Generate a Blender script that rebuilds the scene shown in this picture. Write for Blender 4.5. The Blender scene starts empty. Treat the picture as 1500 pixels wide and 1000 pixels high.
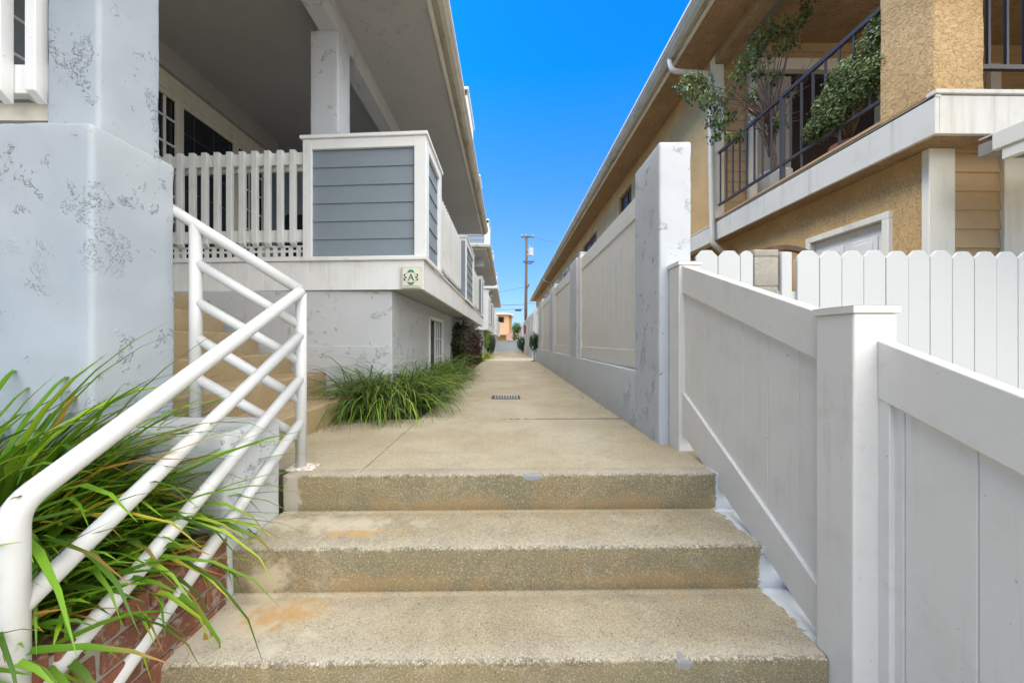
import bpy, bmesh, math, random
from mathutils import Vector, Matrix, noise
random.seed(7)
SC = bpy.context.scene
COL = SC.collection
PI = math.pi

# ------------------------------------------------------------------ materials
def new_mat(name):
    m = bpy.data.materials.new(name); m.use_nodes = True
    nt = m.node_tree
    b = nt.nodes['Principled BSDF']
    return m, nt, b

class NG:
    """tiny node-graph helper on world positions"""
    def __init__(s, name, rough=.6, spec=.3):
        s.m, s.nt, s.b = new_mat(name)
        s.b.inputs['Roughness'].default_value = rough
        s.b.inputs['Specular IOR Level'].default_value = spec
        g = s.nt.nodes.new('ShaderNodeNewGeometry'); s.pos = g.outputs['Position']; s.nrm = g.outputs['Normal']
        s.geo = g
    def n(s, t, **k):
        x = s.nt.nodes.new(t)
        for a, v in k.items(): setattr(x, a, v)
        return x
    def link(s, a, b): s.nt.links.new(a, b)
    def setv(s, sock, v):
        if hasattr(v, 'is_output') or isinstance(v, bpy.types.NodeSocket): s.link(v, sock)
        else: sock.default_value = v
    def scale(s, vec):
        x = s.n('ShaderNodeVectorMath', operation='MULTIPLY'); s.link(s.pos, x.inputs[0]); x.inputs[1].default_value = vec
        return x.outputs[0]
    def noise(s, sc, detail=3, rough=.55, vec=None, dist=0):
        x = s.n('ShaderNodeTexNoise'); s.link(vec or s.pos, x.inputs['Vector'])
        x.inputs['Scale'].default_value = sc; x.inputs['Detail'].default_value = detail
        x.inputs['Roughness'].default_value = rough; x.inputs['Distortion'].default_value = dist
        return x.outputs['Fac']
    def voro(s, sc, feature='F1', vec=None, out='Distance'):
        x = s.n('ShaderNodeTexVoronoi', feature=feature); s.link(vec or s.pos, x.inputs['Vector'])
        x.inputs['Scale'].default_value = sc
        return x.outputs[out]
    def ramp(s, f, a, b, lo=0., hi=1.):
        x = s.n('ShaderNodeMapRange'); s.setv(x.inputs[0], f)
        x.inputs[1].default_value = a; x.inputs[2].default_value = b
        x.inputs[3].default_value = lo; x.inputs[4].default_value = hi
        x.interpolation_type = 'SMOOTHSTEP'
        return x.outputs[0]
    def mth(s, op, a, b=0.):
        x = s.n('ShaderNodeMath', operation=op); s.setv(x.inputs[0], a); s.setv(x.inputs[1], b)
        return x.outputs[0]
    def mix(s, f, a, b, mode='MIX'):
        x = s.n('ShaderNodeMix', data_type='RGBA', blend_type=mode)
        s.setv(x.inputs[0], f)
        for i, c in ((6, a), (7, b)):
            if isinstance(c, (tuple, list)): x.inputs[i].default_value = (*c[:3], 1)
            else: s.link(c, x.inputs[i])
        return x.outputs[2]
    def sep(s, v):
        x = s.n('ShaderNodeSeparateXYZ'); s.link(v, x.inputs[0]); return x.outputs
    def color(s, c):
        if isinstance(c, (tuple, list)): s.b.inputs['Base Color'].default_value = (*c[:3], 1)
        else: s.link(c, s.b.inputs['Base Color'])
    def bump(s, h, strength=.5, dist=.01, prev=None):
        x = s.n('ShaderNodeBump'); x.inputs['Strength'].default_value = strength; x.inputs['Distance'].default_value = dist
        s.link(h, x.inputs['Height'])
        if prev is not None: s.link(prev, x.inputs['Normal'])
        s.last = x.outputs[0]
        s.link(x.outputs[0], s.b.inputs['Normal'])
        return x.outputs[0]
    def spot(s, c, r, soft=.5, nz=.5, sc=9.):
        """mask of a worn / stained spot with a noisy edge at point c with radii r"""
        a = s.n('ShaderNodeVectorMath', operation='SUBTRACT'); s.link(s.pos, a.inputs[0]); a.inputs[1].default_value = c
        d = s.n('ShaderNodeVectorMath', operation='DIVIDE'); s.link(a.outputs[0], d.inputs[0]); d.inputs[1].default_value = r
        l = s.n('ShaderNodeVectorMath', operation='LENGTH'); s.link(d.outputs[0], l.inputs[0])
        w = s.mth('ADD', l.outputs['Value'], s.mth('MULTIPLY', s.mth('SUBTRACT', s.noise(sc, 4, .65), .5), nz * 2))
        return s.ramp(w, 1 - soft, 1 + soft * .3, 1., 0.)

def painted(name, c, rough=.5, grime=.12, gcol=(.35, .32, .24), streak=None, bumpy=.25, spec=.35, nsc=6, specks=True):
    g = NG(name, rough, spec)
    n1 = g.noise(nsc, 5, .65)
    col = g.mix(g.ramp(n1, .45, .8, 0, grime), c, gcol)
    if streak:
        n2 = g.noise(1, 4, .6, vec=g.scale(streak))
        col = g.mix(g.ramp(n2, .52, .75, 0, grime * 1.6), col, gcol)
    if specks:
        n3 = g.noise(70, 2, .5)
        col = g.mix(g.ramp(n3, .71, .76, 0, .45), col, (.12, .11, .09))
    g.color(col)
    if bumpy:
        g.bump(g.noise(90, 3, .6), bumpy, .002)
    return g.m

def stucco_paint(name, c, patch=.5, patch_amt=1., c2=None, fine=.15, depth=.006, cover=0.):
    """smooth trowelled, painted stucco with broken patches of rough ridges"""
    g = NG(name, .62, .3)
    big = g.noise(1.3, 3, .5)
    col = g.mix(g.ramp(big, .35, .7, 0, 1), c, c2 or tuple(x * .93 for x in c))
    col = g.mix(g.ramp(g.noise(7, 5, .7), .5, .8, 0, .12), col, tuple(x * .7 for x in c))
    m1 = g.ramp(g.noise(5.5, 5, .75, dist=.4), .565 - cover, .61 - cover)
    m2 = g.ramp(g.noise(1.7, 2, .5), .40, .52)
    mask = g.mth('MULTIPLY', m1, m2)
    v = g.scale((1, 1, .8))
    r = g.noise(52, 4, .6, vec=v, dist=.9)
    r2 = g.noise(17, 4, .65, vec=v, dist=1.2)
    lines = g.ramp(g.mth('ABSOLUTE', g.mth('SUBTRACT', r, .5)), .045, .012)
    broke = g.ramp(g.noise(34, 2, .5), .42, .55)
    lines2 = g.mth('MULTIPLY', g.ramp(g.mth('ABSOLUTE', g.mth('SUBTRACT', r2, .5)), .016, .004), g.ramp(g.noise(9, 3, .6), .62, .67))
    dark = g.mth('MULTIPLY', g.mth('MULTIPLY', mask, lines), g.mth('MULTIPLY', broke, .27 * patch_amt))
    dark = g.mth('MAXIMUM', dark, g.mth('MULTIPLY', lines2, .30 * patch_amt))
    col = g.mix(dark, col, tuple(x * .28 for x in c))  # self-shadow of the ridges and grooves painted into the colour as dark lines
    dots = g.ramp(g.noise(34, 3, .7), .70, .73, 0, .5)
    col = g.mix(dots, col, tuple(x * .35 for x in c))
    g.color(col)
    h = g.mth('MULTIPLY', mask, g.ramp(r, .47, .54))
    h = g.mth('SUBTRACT', h, g.mth('MULTIPLY', lines2, .8))
    b1 = g.bump(g.noise(5, 2, .5), .35, .02)
    b2 = g.bump(g.noise(75, 4, .7), fine * 2.4, .003, prev=b1)
    b3 = g.bump(h, .9 * patch_amt, depth, prev=b2)
    return g.m

def lace_stucco(name, c, c2, sc=16, depth=.011, aniso=(1, 1, 1)):
    g = NG(name, .8, .2)
    v = g.scale(aniso)
    a = g.noise(sc, 4, .6, vec=v, dist=.5)
    plate = g.ramp(a, .47, .53)
    a2 = g.noise(sc * 2.3, 3, .65, vec=v, dist=.4)
    plate2 = g.ramp(a2, .5, .6)
    h = g.mth('ADD', plate, g.mth('MULTIPLY', plate2, .35))
    col = g.mix(g.ramp(g.noise(2.2, 4, .6), .35, .7), c, c2)
    col = g.mix(g.ramp(g.mth('ABSOLUTE', g.mth('SUBTRACT', a, .47)), .02, .006, 0, .10), col, tuple(x * .5 for x in c))  # thin crease shade along the plate edges painted into the colour
    g.color(col)
    b = g.bump(h, 1., depth)
    g.bump(g.noise(140, 3, .7), .5, .003, prev=b)
    return g.m

def concrete_mat(name, paint_edge=False, riser=False, stair=False):
    g = NG(name, .85, .2)
    n = g.noise(1.6, 5, .62); n2 = g.noise(5.5, 5, .65); fine = g.noise(150, 3, .8); fine2 = g.noise(420, 2, .8)
    vs = g.voro(230)
    base = g.mix(g.ramp(n, .32, .7), (.50, .43, .305), (.41, .335, .205))
    base = g.mix(g.ramp(n2, .45, .72, 0, .5), base, (.33, .285, .215))
    base = g.mix(g.ramp(g.noise(.9, 3, .5, vec=g.scale((1.2, .5, 1))), .5, .68, 0, .5), base, (.56, .50, .40))
    if stair: base = g.mix(.65, base, g.mix(g.ramp(g.noise(4, 5, .7), .38, .65), (.50, .37, .22), (.42, .27, .13)))
    z = g.sep(g.nrm)
    px = g.sep(g.pos)
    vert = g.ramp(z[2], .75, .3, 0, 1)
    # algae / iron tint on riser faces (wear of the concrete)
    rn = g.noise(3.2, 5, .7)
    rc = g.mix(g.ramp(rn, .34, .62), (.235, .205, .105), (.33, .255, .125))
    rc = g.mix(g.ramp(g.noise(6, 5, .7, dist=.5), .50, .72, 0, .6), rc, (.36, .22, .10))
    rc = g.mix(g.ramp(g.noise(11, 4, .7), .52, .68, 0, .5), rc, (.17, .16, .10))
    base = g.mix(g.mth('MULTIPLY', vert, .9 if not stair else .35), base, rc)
    if riser:
        base = g.mix(.14, base, (.02, .018, .012))
        base = g.mix(g.ramp(g.noise(2.3, 6, .75, dist=.8), .46, .66, 0, .42), base, (.20, .17, .12))
        base = g.mix(g.ramp(g.noise(3.1, 6, .7, dist=1.), .52, .7, 0, .35), base, (.56, .49, .36))
    if riser:
        # coarser washed grit toward the exposed nosings
        for (yy, zz) in ((1.71, 0.), (1.40, -.17), (1.093, -.34), (.79, -.51)):
            dy = g.mth('ABSOLUTE', g.mth('SUBTRACT', px[1], yy)); dz = g.mth('ABSOLUTE', g.mth('SUBTRACT', px[2], zz))
            dd = g.mth('ADD', g.mth('ADD', dy, dz), g.mth('MULTIPLY', g.mth('SUBTRACT', g.noise(14, 4, .7), .5), .03))
            base = g.mix(g.mth('MULTIPLY', g.ramp(dd, .11, .0, 0, .5), g.ramp(z[2], .5, .9)), base, (.50, .455, .375))
            base = g.mix(g.mth('MULTIPLY', g.ramp(dd, .020, .004, 0, .75), g.ramp(g.noise(75, 3, .8), .42, .56)), base, (.10, .085, .06))
    mid = g.noise(95, 2, .7)
    for s_, amt, cc in ((mid, .38 if not stair else .1, (.13, .105, .07)), (fine, .5 if not stair else .2, (.12, .10, .07)), (fine2, .5, (.10, .085, .06))):
        base = g.mix(g.ramp(s_, .53, .66, 0, amt), base, cc)
    base = g.mix(g.ramp(g.noise(28, 4, .7), .45, .7, 0, .28), base, (.25, .22, .16))
    base = g.mix(g.ramp(fine, .46, .34, 0, .4 if not stair else .1), base, (.72, .66, .55))
    base = g.mix(g.ramp(g.noise(60, 2, .6), .69, .73, 0, .6), base, (.09, .075, .055))
    if riser:
        base = g.mix(g.mth('MULTIPLY', g.spot((-.95, 1.25, -.34), (.24, .13, .05), .8, 2., 8), .7), base, (.55, .50, .41))
        base = g.mix(g.mth('MULTIPLY', g.spot((-.80, 1.32, -.34), (.19, .10, .05), 1., 2.0, 6), .55), base, (.46, .31, .14))
        base = g.mix(g.mth('MULTIPLY', g.spot((-.83, 1.29, -.34), (.12, .05, .05), .9, 2.6, 15), .6), base, (.46, .25, .08))
        base = g.mix(g.mth('MULTIPLY', g.spot((-.80, 1.60, -.17), (.34, .08, .05), .9, 2., 7), .7), base, (.56, .50, .39))
        base = g.mix(g.mth('MULTIPLY', g.spot((-.64, 1.52, -.17), (.14, .035, .04), .6, 2.4, 10), .7), base, (.50, .32, .13))
        base = g.mix(g.spot((-.92, 1.38, -.27), (.10, .05, .10), .5, 1.2, 12), base, (.50, .42, .30))
        base = g.mix(g.spot((-1.02, 1.70, -.09), (.05, .06, .14), .4, 1., 18), base, (.42, .38, .32))
        base = g.mix(g.spot((.125, 1.705, -.008), (.038, .03, .02), .2, 1.6, 30), base, (.27, .27, .265))
        base = g.mix(g.spot((.535, 1.09, -.352), (.027, .03, .02), .2, 1.4, 34), base, (.25, .25, .245))
        for (cx_, cz_, zz_) in ((.45, 1.71, -.15), (-.5, 1.40, -.31), (.6, 1.40, -.30), (-.3, 1.71, -.15)):
            base = g.mix(g.mth('MULTIPLY', g.spot((cx_, cz_, zz_), (.5, .05, .045), .8, 1.6, 6), .38), base, (.40, .25, .11))
    if paint_edge:
        e = g.mth('ADD', px[0], g.mth('MULTIPLY', g.mth('SUBTRACT', g.noise(9, 5, .75), .5), .13))
        wide = g.mth('ADD', e, 0.0)
        base = g.mix(g.ramp(wide, .992, 1.002), base, (.50, .52, .53))
    g.color(base)
    b = g.bump(g.noise(7, 4, .6), .25, .012)
    b = g.bump(fine, .6, .0035, prev=b)
    g.bump(g.ramp(vs, .0, .5), .35, .002, prev=b)
    return g.m

def brick_mat():
    g = NG('red_brick', .85, .2)
    v = g.n('ShaderNodeCombineXYZ'); p = g.sep(g.pos)
    g.link(p[1], v.inputs[0]); g.link(p[2], v.inputs[1])
    col = g.mix(g.ramp(g.noise(7, 4, .6), .35, .65), (.22, .085, .05), (.11, .055, .04))
    col = g.mix(g.ramp(g.noise(22, 4, .75), .50, .66, 0, .8), col, (.33, .25, .20))
    g.color(col); g.bump(g.noise(60, 4, .7), .8, .006)
    return g.m

def leaf_mat(name, cols, tip=None, rough=.45, trans=.25):
    """leaf colours picked per leaf by the 'tint' attribute; 'along' runs base -> tip"""
    m, nt, b = new_mat(name)
    at = nt.nodes.new('ShaderNodeAttribute'); at.attribute_name = 'tint'
    cr = nt.nodes.new('ShaderNodeValToRGB'); el = cr.color_ramp.elements
    n = len(cols)
    while len(el) < n: el.new(.5)
    for i, c in enumerate(cols):
        el[i].position = i / (n - 1); el[i].color = (*c, 1)
    sp = nt.nodes.new('ShaderNodeSeparateXYZ'); nt.links.new(at.outputs['Vector'], sp.inputs[0])
    nt.links.new(sp.outputs[0], cr.inputs[0])
    out = cr.outputs[0]
    if tip:
        mp = nt.nodes.new('ShaderNodeMapRange'); nt.links.new(sp.outputs[1], mp.inputs[0])
        mp.inputs[1].default_value = .75; mp.inputs[2].default_value = 1.; mp.inputs[4].default_value = 1
        mm = nt.nodes.new('ShaderNodeMath'); mm.operation = 'MULTIPLY'
        nt.links.new(mp.outputs[0], mm.inputs[0]); nt.links.new(sp.outputs[2], mm.inputs[1])
        mx = nt.nodes.new('ShaderNodeMix'); mx.data_type = 'RGBA'
        nt.links.new(mm.outputs[0], mx.inputs[0]); nt.links.new(out, mx.inputs[6]); mx.inputs[7].default_value = (*tip, 1)
        out = mx.outputs[2]
    nt.links.new(out, b.inputs['Base Color'])
    b.inputs['Roughness'].default_value = rough; b.inputs['Specular IOR Level'].default_value = .35
    tr = nt.nodes.new('ShaderNodeBsdfTranslucent'); nt.links.new(out, tr.inputs[0])
    ms = nt.nodes.new('ShaderNodeMixShader'); ms.inputs[0].default_value = trans
    nt.links.new(b.outputs[0], ms.inputs[1]); nt.links.new(tr.outputs[0], ms.inputs[2])
    nt.links.new(ms.outputs[0], nt.nodes['Material Output'].inputs[0])
    return m

M = {}
M['stucco_blue'] = stucco_paint('pale_blue_stucco', (.54, .59, .635), c2=(.50, .555, .61))
M['stucco_deep'] = stucco_paint('blue_grey_stucco', (.40, .435, .47), c2=(.32, .365, .405), cover=.005)
M['stucco_grey'] = stucco_paint('light_grey_stucco', (.53, .545, .56), c2=(.49, .505, .525), depth=.008)
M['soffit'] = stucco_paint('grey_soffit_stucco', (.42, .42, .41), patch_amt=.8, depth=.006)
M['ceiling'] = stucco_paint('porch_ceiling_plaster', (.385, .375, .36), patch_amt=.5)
M['white'] = painted('white_trim_paint', (.79, .79, .78), .5, .14, streak=(9, 9, 1.2))
M['white2'] = painted('white_slat_paint', (.72, .72, .69), .5, .2, streak=(9, 9, 1.2))
M['old_white'] = painted('weathered_white_fascia', (.56, .53, .465), .6, .34, gcol=(.36, .31, .23), streak=(14, 14, .8))
M['cream'] = painted('cream_trim', (.66, .62, .52), .55, .25, streak=(10, 10, 1))
M['vinyl'] = painted('white_vinyl', (.66, .64, .60), .38, .18, gcol=(.42, .37, .29), streak=(7, 7, .7), bumpy=.05, spec=.5)
def vinyl_mat():
    g = NG('white_vinyl', .4, .45)
    col = g.mix(g.ramp(g.noise(5, 5, .7), .45, .8, 0, .22), (.665, .64, .59), (.40, .36, .29))
    col = g.mix(g.ramp(g.noise(1, 5, .7, vec=g.scale((26, 26, 1.4))), .55, .8, 0, .28), col, (.42, .38, .30))
    col = g.mix(g.ramp(g.noise(60, 3, .7), .69, .74, 0, .6), col, (.13, .11, .08))
    col = g.mix(g.mth('MULTIPLY', g.ramp(g.noise(3.4, 3, .6), .60, .68), g.ramp(g.noise(26, 5, .8), .50, .62, 0, .13)), col, (.33, .31, .27))
    g.color(col); g.bump(g.noise(30, 3, .6), .12, .002)
    return g.m
M['vinyl'] = vinyl_mat()
M['picket'] = painted('painted_picket_wood', (.50, .51, .50), .55, .10, gcol=(.5, .52, .5), streak=(30, 30, 1.5), bumpy=.35)
M['tube'] = painted('white_enamel_tube', (.56, .56, .555), .35, .08, bumpy=.1, spec=.5, nsc=14)
M['siding_grey'] = painted('blue_grey_siding', (.215, .255, .29), .6, .2, gcol=(.30, .32, .33), streak=(1, 1, 8), bumpy=.3, specks=False)
M['siding_tan'] = painted('tan_lap_siding', (.42, .28, .14), .6, .25, gcol=(.26, .17, .09), streak=(1, 1, 8), bumpy=.3, specks=False)
M['tan_stucco'] = lace_stucco('tan_lace_stucco', (.50, .325, .15), (.61, .405, .195), 24, .0055, (1.0, 1.0, 1.3))
M['tan_wall'] = lace_stucco('tan_rough_stucco', (.48, .31, .14), (.57, .375, .165), 36, .004, (1, 1, .8))
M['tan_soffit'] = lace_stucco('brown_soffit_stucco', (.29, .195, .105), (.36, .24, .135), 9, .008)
M['gutter_in'] = painted('weathered_gutter', (.40, .375, .30), .6, .55, gcol=(.16, .14, .10), streak=(6, 1.2, 6))
M['gutter'] = painted('gutter_edge_paint', (.66, .63, .56), .5, .35, gcol=(.3, .27, .2), streak=(6, .8, 6))
M['roof'] = painted('roof_gravel', (.20, .19, .18), .9, .4)
M['iron'] = painted('dark_iron_paint', (.05, .042, .04), .45, .2, gcol=(.10, .07, .05), bumpy=.2, specks=False)
M['iron_dk'] = painted('drain_iron', (.06, .045, .035), .7, .3, bumpy=.3)
def tube_mat():
    g = NG('white_enamel_tube', .38, .5)
    col = g.mix(g.ramp(g.noise(9, 5, .7), .45, .8, 0, .16), (.57, .57, .56), (.40, .38, .33))
    col = g.mix(g.ramp(g.noise(34, 4, .75), .715, .73, 0, .8), col, (.16, .09, .04))
    col = g.mix(g.ramp(g.noise(16, 5, .8), .69, .72, 0, .45), col, (.36, .30, .22))
    g.color(col); g.bump(g.noise(45, 4, .7), .25, .002)
    return g.m
M['tube'] = tube_mat()
M['steps'] = concrete_mat('exposed_concrete_steps', paint_edge=True, riser=True)
M['path'] = concrete_mat('concrete_path')
M['stair'] = concrete_mat('porch_stair_concrete', stair=True)
M['brick'] = brick_mat()
M['mortar'] = painted('mortar', (.27, .25, .22), .9, .4, bumpy=.8)
M['joint'] = painted('joint_grime', (.07, .05, .03), .95, .5, gcol=(.16, .11, .06), nsc=40)
M['block'] = lace_stucco('grey_concrete_block', (.40, .37, .31), (.47, .43, .36), 90, .003)
M['soil'] = painted('bark_soil', (.11, .06, .035), .95, .5, gcol=(.2, .12, .07), bumpy=1., nsc=25)
M['ground'] = painted('dry_ground', (.22, .19, .15), .95, .4, gcol=(.13, .12, .08), bumpy=.8)
M['peach'] = painted('peach_stucco', (.68, .43, .25), .8, .2)
M['pink'] = painted('pink_wall', (.66, .42, .36), .8, .2)
M['wood_pole'] = painted('creosote_pole', (.10, .07, .05), .85, .4, gcol=(.2, .15, .11), streak=(30, 30, 1))
M['metal'] = painted('grey_metal', (.42, .42, .44), .5, .2)
M['dark_wood'] = painted('dark_brown_wood', (.09, .045, .025), .6, .3)
M['maroon'] = painted('maroon_paint', (.25, .02, .05), .5, .1, specks=False)
M['black'] = painted('black_paint', (.015, .015, .02), .5, .1, specks=False)
M['curtain'] = painted('vertical_blind', (.42, .37, .30), .8, .1, specks=False)
M['terracotta'] = painted('terracotta', (.35, .13, .06), .8, .3)
M['pot'] = painted('pale_glazed_pot', (.50, .50, .47), .4, .3)
M['bark'] = painted('grey_bark', (.19, .13, .09), .85, .4, bumpy=.8)
M['tile'] = painted('glazed_tile', (.74, .74, .60), .25, .1, gcol=(.6, .6, .3), bumpy=0, specks=False)
M['teal'] = painted('teal_glaze', (.06, .28, .26), .3, .4, gcol=(.1, .3, .1), bumpy=0, nsc=90, specks=False)
M['navy'] = painted('navy_glaze', (.01, .012, .05), .3, .1, bumpy=0, specks=False)
M['olive'] = painted('olive_line_glaze', (.42, .42, .20), .3, .1, bumpy=0, specks=False)
M['rust_white'] = (lambda g: (g.color(g.mix(g.ramp(g.noise(55, 4, .7), .52, .6), (.75, .73, .68), (.50, .25, .08))), g.bump(g.noise(60, 3, .6), .8, .004), g.m)[2])(NG('flaking_white_rust', .6))
def glass(name, c, rough=.05):
    g = NG(name, rough, .8); g.color(c)
    g.bump(g.noise(1.4, 2, .5), .06, .02)
    return g.m
M['glass'] = glass('dark_window_glass', (.012, .013, .018))
M['glass2'] = glass('grey_window_glass', (.10, .11, .13), .12)
M['blade'] = leaf_mat('strap_leaf', [(.045, .10, .008), (.09, .20, .012), (.16, .32, .02), (.30, .45, .03), (.55, .48, .04), (.30, .11, .03)], tip=(.36, .16, .05))
M['blade2'] = leaf_mat('bed_grass_leaf', [(.022, .05, .010), (.055, .11, .016), (.12, .21, .03), (.22, .33, .05), (.36, .40, .05), (.20, .12, .05)], tip=(.26, .17, .07))
M['shrub_red'] = leaf_mat('purple_shrub_leaf', [(.012, .026, .010), (.025, .045, .014), (.045, .055, .02), (.07, .022, .02), (.11, .03, .035)])
M['shrub_dark'] = leaf_mat('dark_shrub_leaf', [(.010, .028, .008), (.02, .055, .012), (.04, .09, .02), (.07, .14, .03)])
M['shrub_lime'] = leaf_mat('lime_shrub_leaf', [(.06, .14, .01), (.16, .30, .02), (.33, .45, .04), (.5, .5, .06)])
M['ficus'] = leaf_mat('ficus_leaf', [(.025, .05, .015), (.055, .10, .025), (.11, .18, .045), (.24, .30, .07), (.30, .20, .09)], rough=.28)
M['succ'] = leaf_mat('balcony_shrub_leaf', [(.05, .075, .02), (.12, .165, .05), (.22, .27, .09), (.38, .42, .18)], rough=.4)
M['tree'] = leaf_mat('tree_leaf', [(.05, .12, .015), (.10, .22, .02), (.2, .36, .04)])

# ------------------------------------------------------------------ geometry helpers
def off(o):
    v = Vector((0, 0, 0))
    while o is not None: v += o.location; o = o.parent
    return v

class MB:
    def __init__(s): s.v = []; s.f = []; s.attr = None; s.mi = []
    def add(s, vs, fs, mi=0):
        b = len(s.v); s.v += [tuple(x) for x in vs]; s.f += [tuple(i + b for i in f) for f in fs]; s.mi += [mi] * len(fs); return s
    def box(s, x0, x1, y0, y1, z0, z1, mi=0):
        if x0 > x1: x0, x1 = x1, x0
        if y0 > y1: y0, y1 = y1, y0
        if z0 > z1: z0, z1 = z1, z0
        vs = [(x, y, z) for z in (z0, z1) for y in (y0, y1) for x in (x0, x1)]
        return s.add(vs, [(0, 2, 3, 1), (4, 5, 7, 6), (0, 1, 5, 4), (2, 6, 7, 3), (0, 4, 6, 2), (1, 3, 7, 5)], mi)
    def prism(s, pts, axis, a, b, mi=0):
        """polygon pts (two coords) extruded along axis from a to b"""
        n = len(pts)
        def mk(p, t): return (t, p[0], p[1]) if axis == 'x' else ((p[0], t, p[1]) if axis == 'y' else (p[0], p[1], t))
        vs = [mk(p, a) for p in pts] + [mk(p, b) for p in pts]
        fs = [tuple(range(n))[::-1], tuple(range(n, 2 * n))] + [(i, (i + 1) % n, n + (i + 1) % n, n + i) for i in range(n)]
        return s.add(vs, fs, mi)
    def tube(s, pts, r, n=16, cap=True, mi=0):
        pts = [Vector(p) for p in pts]; rings = []
        up = None
        for i, p in enumerate(pts):
            d = (pts[min(i + 1, len(pts) - 1)] - pts[max(i - 1, 0)]).normalized()
            if up is None:
                up = Vector((0, 0, 1)) if abs(d.z) < .9 else Vector((1, 0, 0))
            a = d.cross(up).normalized(); b = a.cross(d).normalized(); up = b
            k = 1.
            if 0 < i < len(pts) - 1:
                d1 = (pts[i] - pts[i - 1]).normalized(); d2 = (pts[i + 1] - pts[i]).normalized()
                k = 1.
            rr = r[i] if isinstance(r, (list, tuple)) else r
            rings.append([p + (a * math.cos(t) + b * math.sin(t)) * rr * k for t in [2 * PI * j / n for j in range(n)]])
        vs = [v for ring in rings for v in ring]; fs = []
        for i in range(len(rings) - 1):
            for j in range(n):
                fs.append((i * n + j, i * n + (j + 1) % n, (i + 1) * n + (j + 1) % n, (i + 1) * n + j))
        if cap: fs += [tuple(range(n))[::-1], tuple(range(len(vs) - n, len(vs)))]
        return s.add(vs, fs, mi)
    def shear(s, k=-.077, x0=-.77):
        s.v = [(x, y + k * (x - x0), z) for x, y, z in s.v]; return s
    def build(s, name, mat, parent=None, bev=0, smooth=False, seg=1):
        me = bpy.data.meshes.new(name)
        o = bpy.data.objects.new(name, me); COL.objects.link(o)
        if parent is not None: o.parent = parent
        d = off(parent) if parent is not None else Vector((0, 0, 0))
        if parent is None and s.v:
            xs = [v[0] for v in s.v]; ys = [v[1] for v in s.v]; zs = [v[2] for v in s.v]
            d = Vector(((min(xs) + max(xs)) / 2, (min(ys) + max(ys)) / 2, min(zs))); o.location = d
        me.from_pydata([(x - d.x, y - d.y, z - d.z) for x, y, z in s.v], [], s.f)
        mats = mat if isinstance(mat, list) else [mat]
        for m_ in mats: me.materials.append(m_)
        if len(mats) > 1: me.polygons.foreach_set('material_index', s.mi)
        if s.attr:
            at = me.attributes.new('tint', 'FLOAT_VECTOR', 'POINT')
            at.data.foreach_set('vector', [c for a in s.attr for c in a])
        if smooth:
            me.shade_smooth()
        me.update()
        if bev:
            b = o.modifiers.new('bevel', 'BEVEL'); b.width = bev; b.segments = seg; b.limit_method = 'ANGLE'; b.angle_limit = math.radians(50)
            b.harden_normals = False
        return o

def tag(o, label, cat, group=None, kind=None):
    if label: o['label'] = label
    if cat: o['category'] = cat
    if group: o['group'] = group
    if kind: o['kind'] = kind
    return o
def thing(name, loc, label, cat, group=None):
    o = bpy.data.objects.new(name, None); COL.objects.link(o); o.location = loc; o.empty_display_size = .1
    return tag(o, label, cat, group)
def structure(o): o['kind'] = 'structure'; return o

def soft_box(x0, x1, y0, y1, z0, z1, r=.02, step=.035, amp=.003, skip=()):
    """hand-trowelled block: rounded edges and slightly wavy faces"""
    def cuts(a, b):
        L = b - a; rr = min(r, L * .45)
        c = [a, a + rr * .12, a + rr * .3, a + rr * .6, a + rr]
        n = max(1, int((L - 2 * rr) / step))
        c += [a + rr + (L - 2 * rr) * i / n for i in range(1, n)]
        c += [b - rr, b - rr * .6, b - rr * .3, b - rr * .12, b]
        return c
    X, Y, Z = cuts(x0, x1), cuts(y0, y1), cuts(z0, z1)
    lo = Vector((x0, y0, z0)); hi = Vector((x1, y1, z1)); ids = {}; mb = MB()
    def vid(x, y, z):
        k = (x, y, z)
        if k not in ids:
            p = Vector(k)
            q = Vector([min(max(p[i], lo[i] + min(r, (hi[i] - lo[i]) * .45)), hi[i] - min(r, (hi[i] - lo[i]) * .45)) for i in range(3)])
            d = p - q
            if d.length > 1e-9:
                nrm = d.normalized(); L = max(abs(d.x), abs(d.y), abs(d.z)); p = q + nrm * min(d.length, r)
            else: nrm = Vector((0, 0, 0))
            p = p + nrm * (noise.noise(p * 6) * amp + noise.noise(p * 22) * amp * .45)
            ids[k] = len(mb.v); mb.v.append(tuple(p))
        return ids[k]
    def face(A, B, f, flip):
        for i in range(len(A) - 1):
            for j in range(len(B) - 1):
                q = [vid(*f(A[i], B[j])), vid(*f(A[i + 1], B[j])), vid(*f(A[i + 1], B[j + 1])), vid(*f(A[i], B[j + 1]))]
                mb.f.append(tuple(q[::-1] if flip else q)); mb.mi.append(0)
    face(X, Y, lambda a, b: (a, b, z0), True); face(X, Y, lambda a, b: (a, b, z1), False)
    face(X, Z, lambda a, b: (a, y0, b), False); face(X, Z, lambda a, b: (a, y1, b), True)
    face(Y, Z, lambda a, b: (x0, a, b), True); face(Y, Z, lambda a, b: (x1, a, b), False)
    return mb

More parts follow.
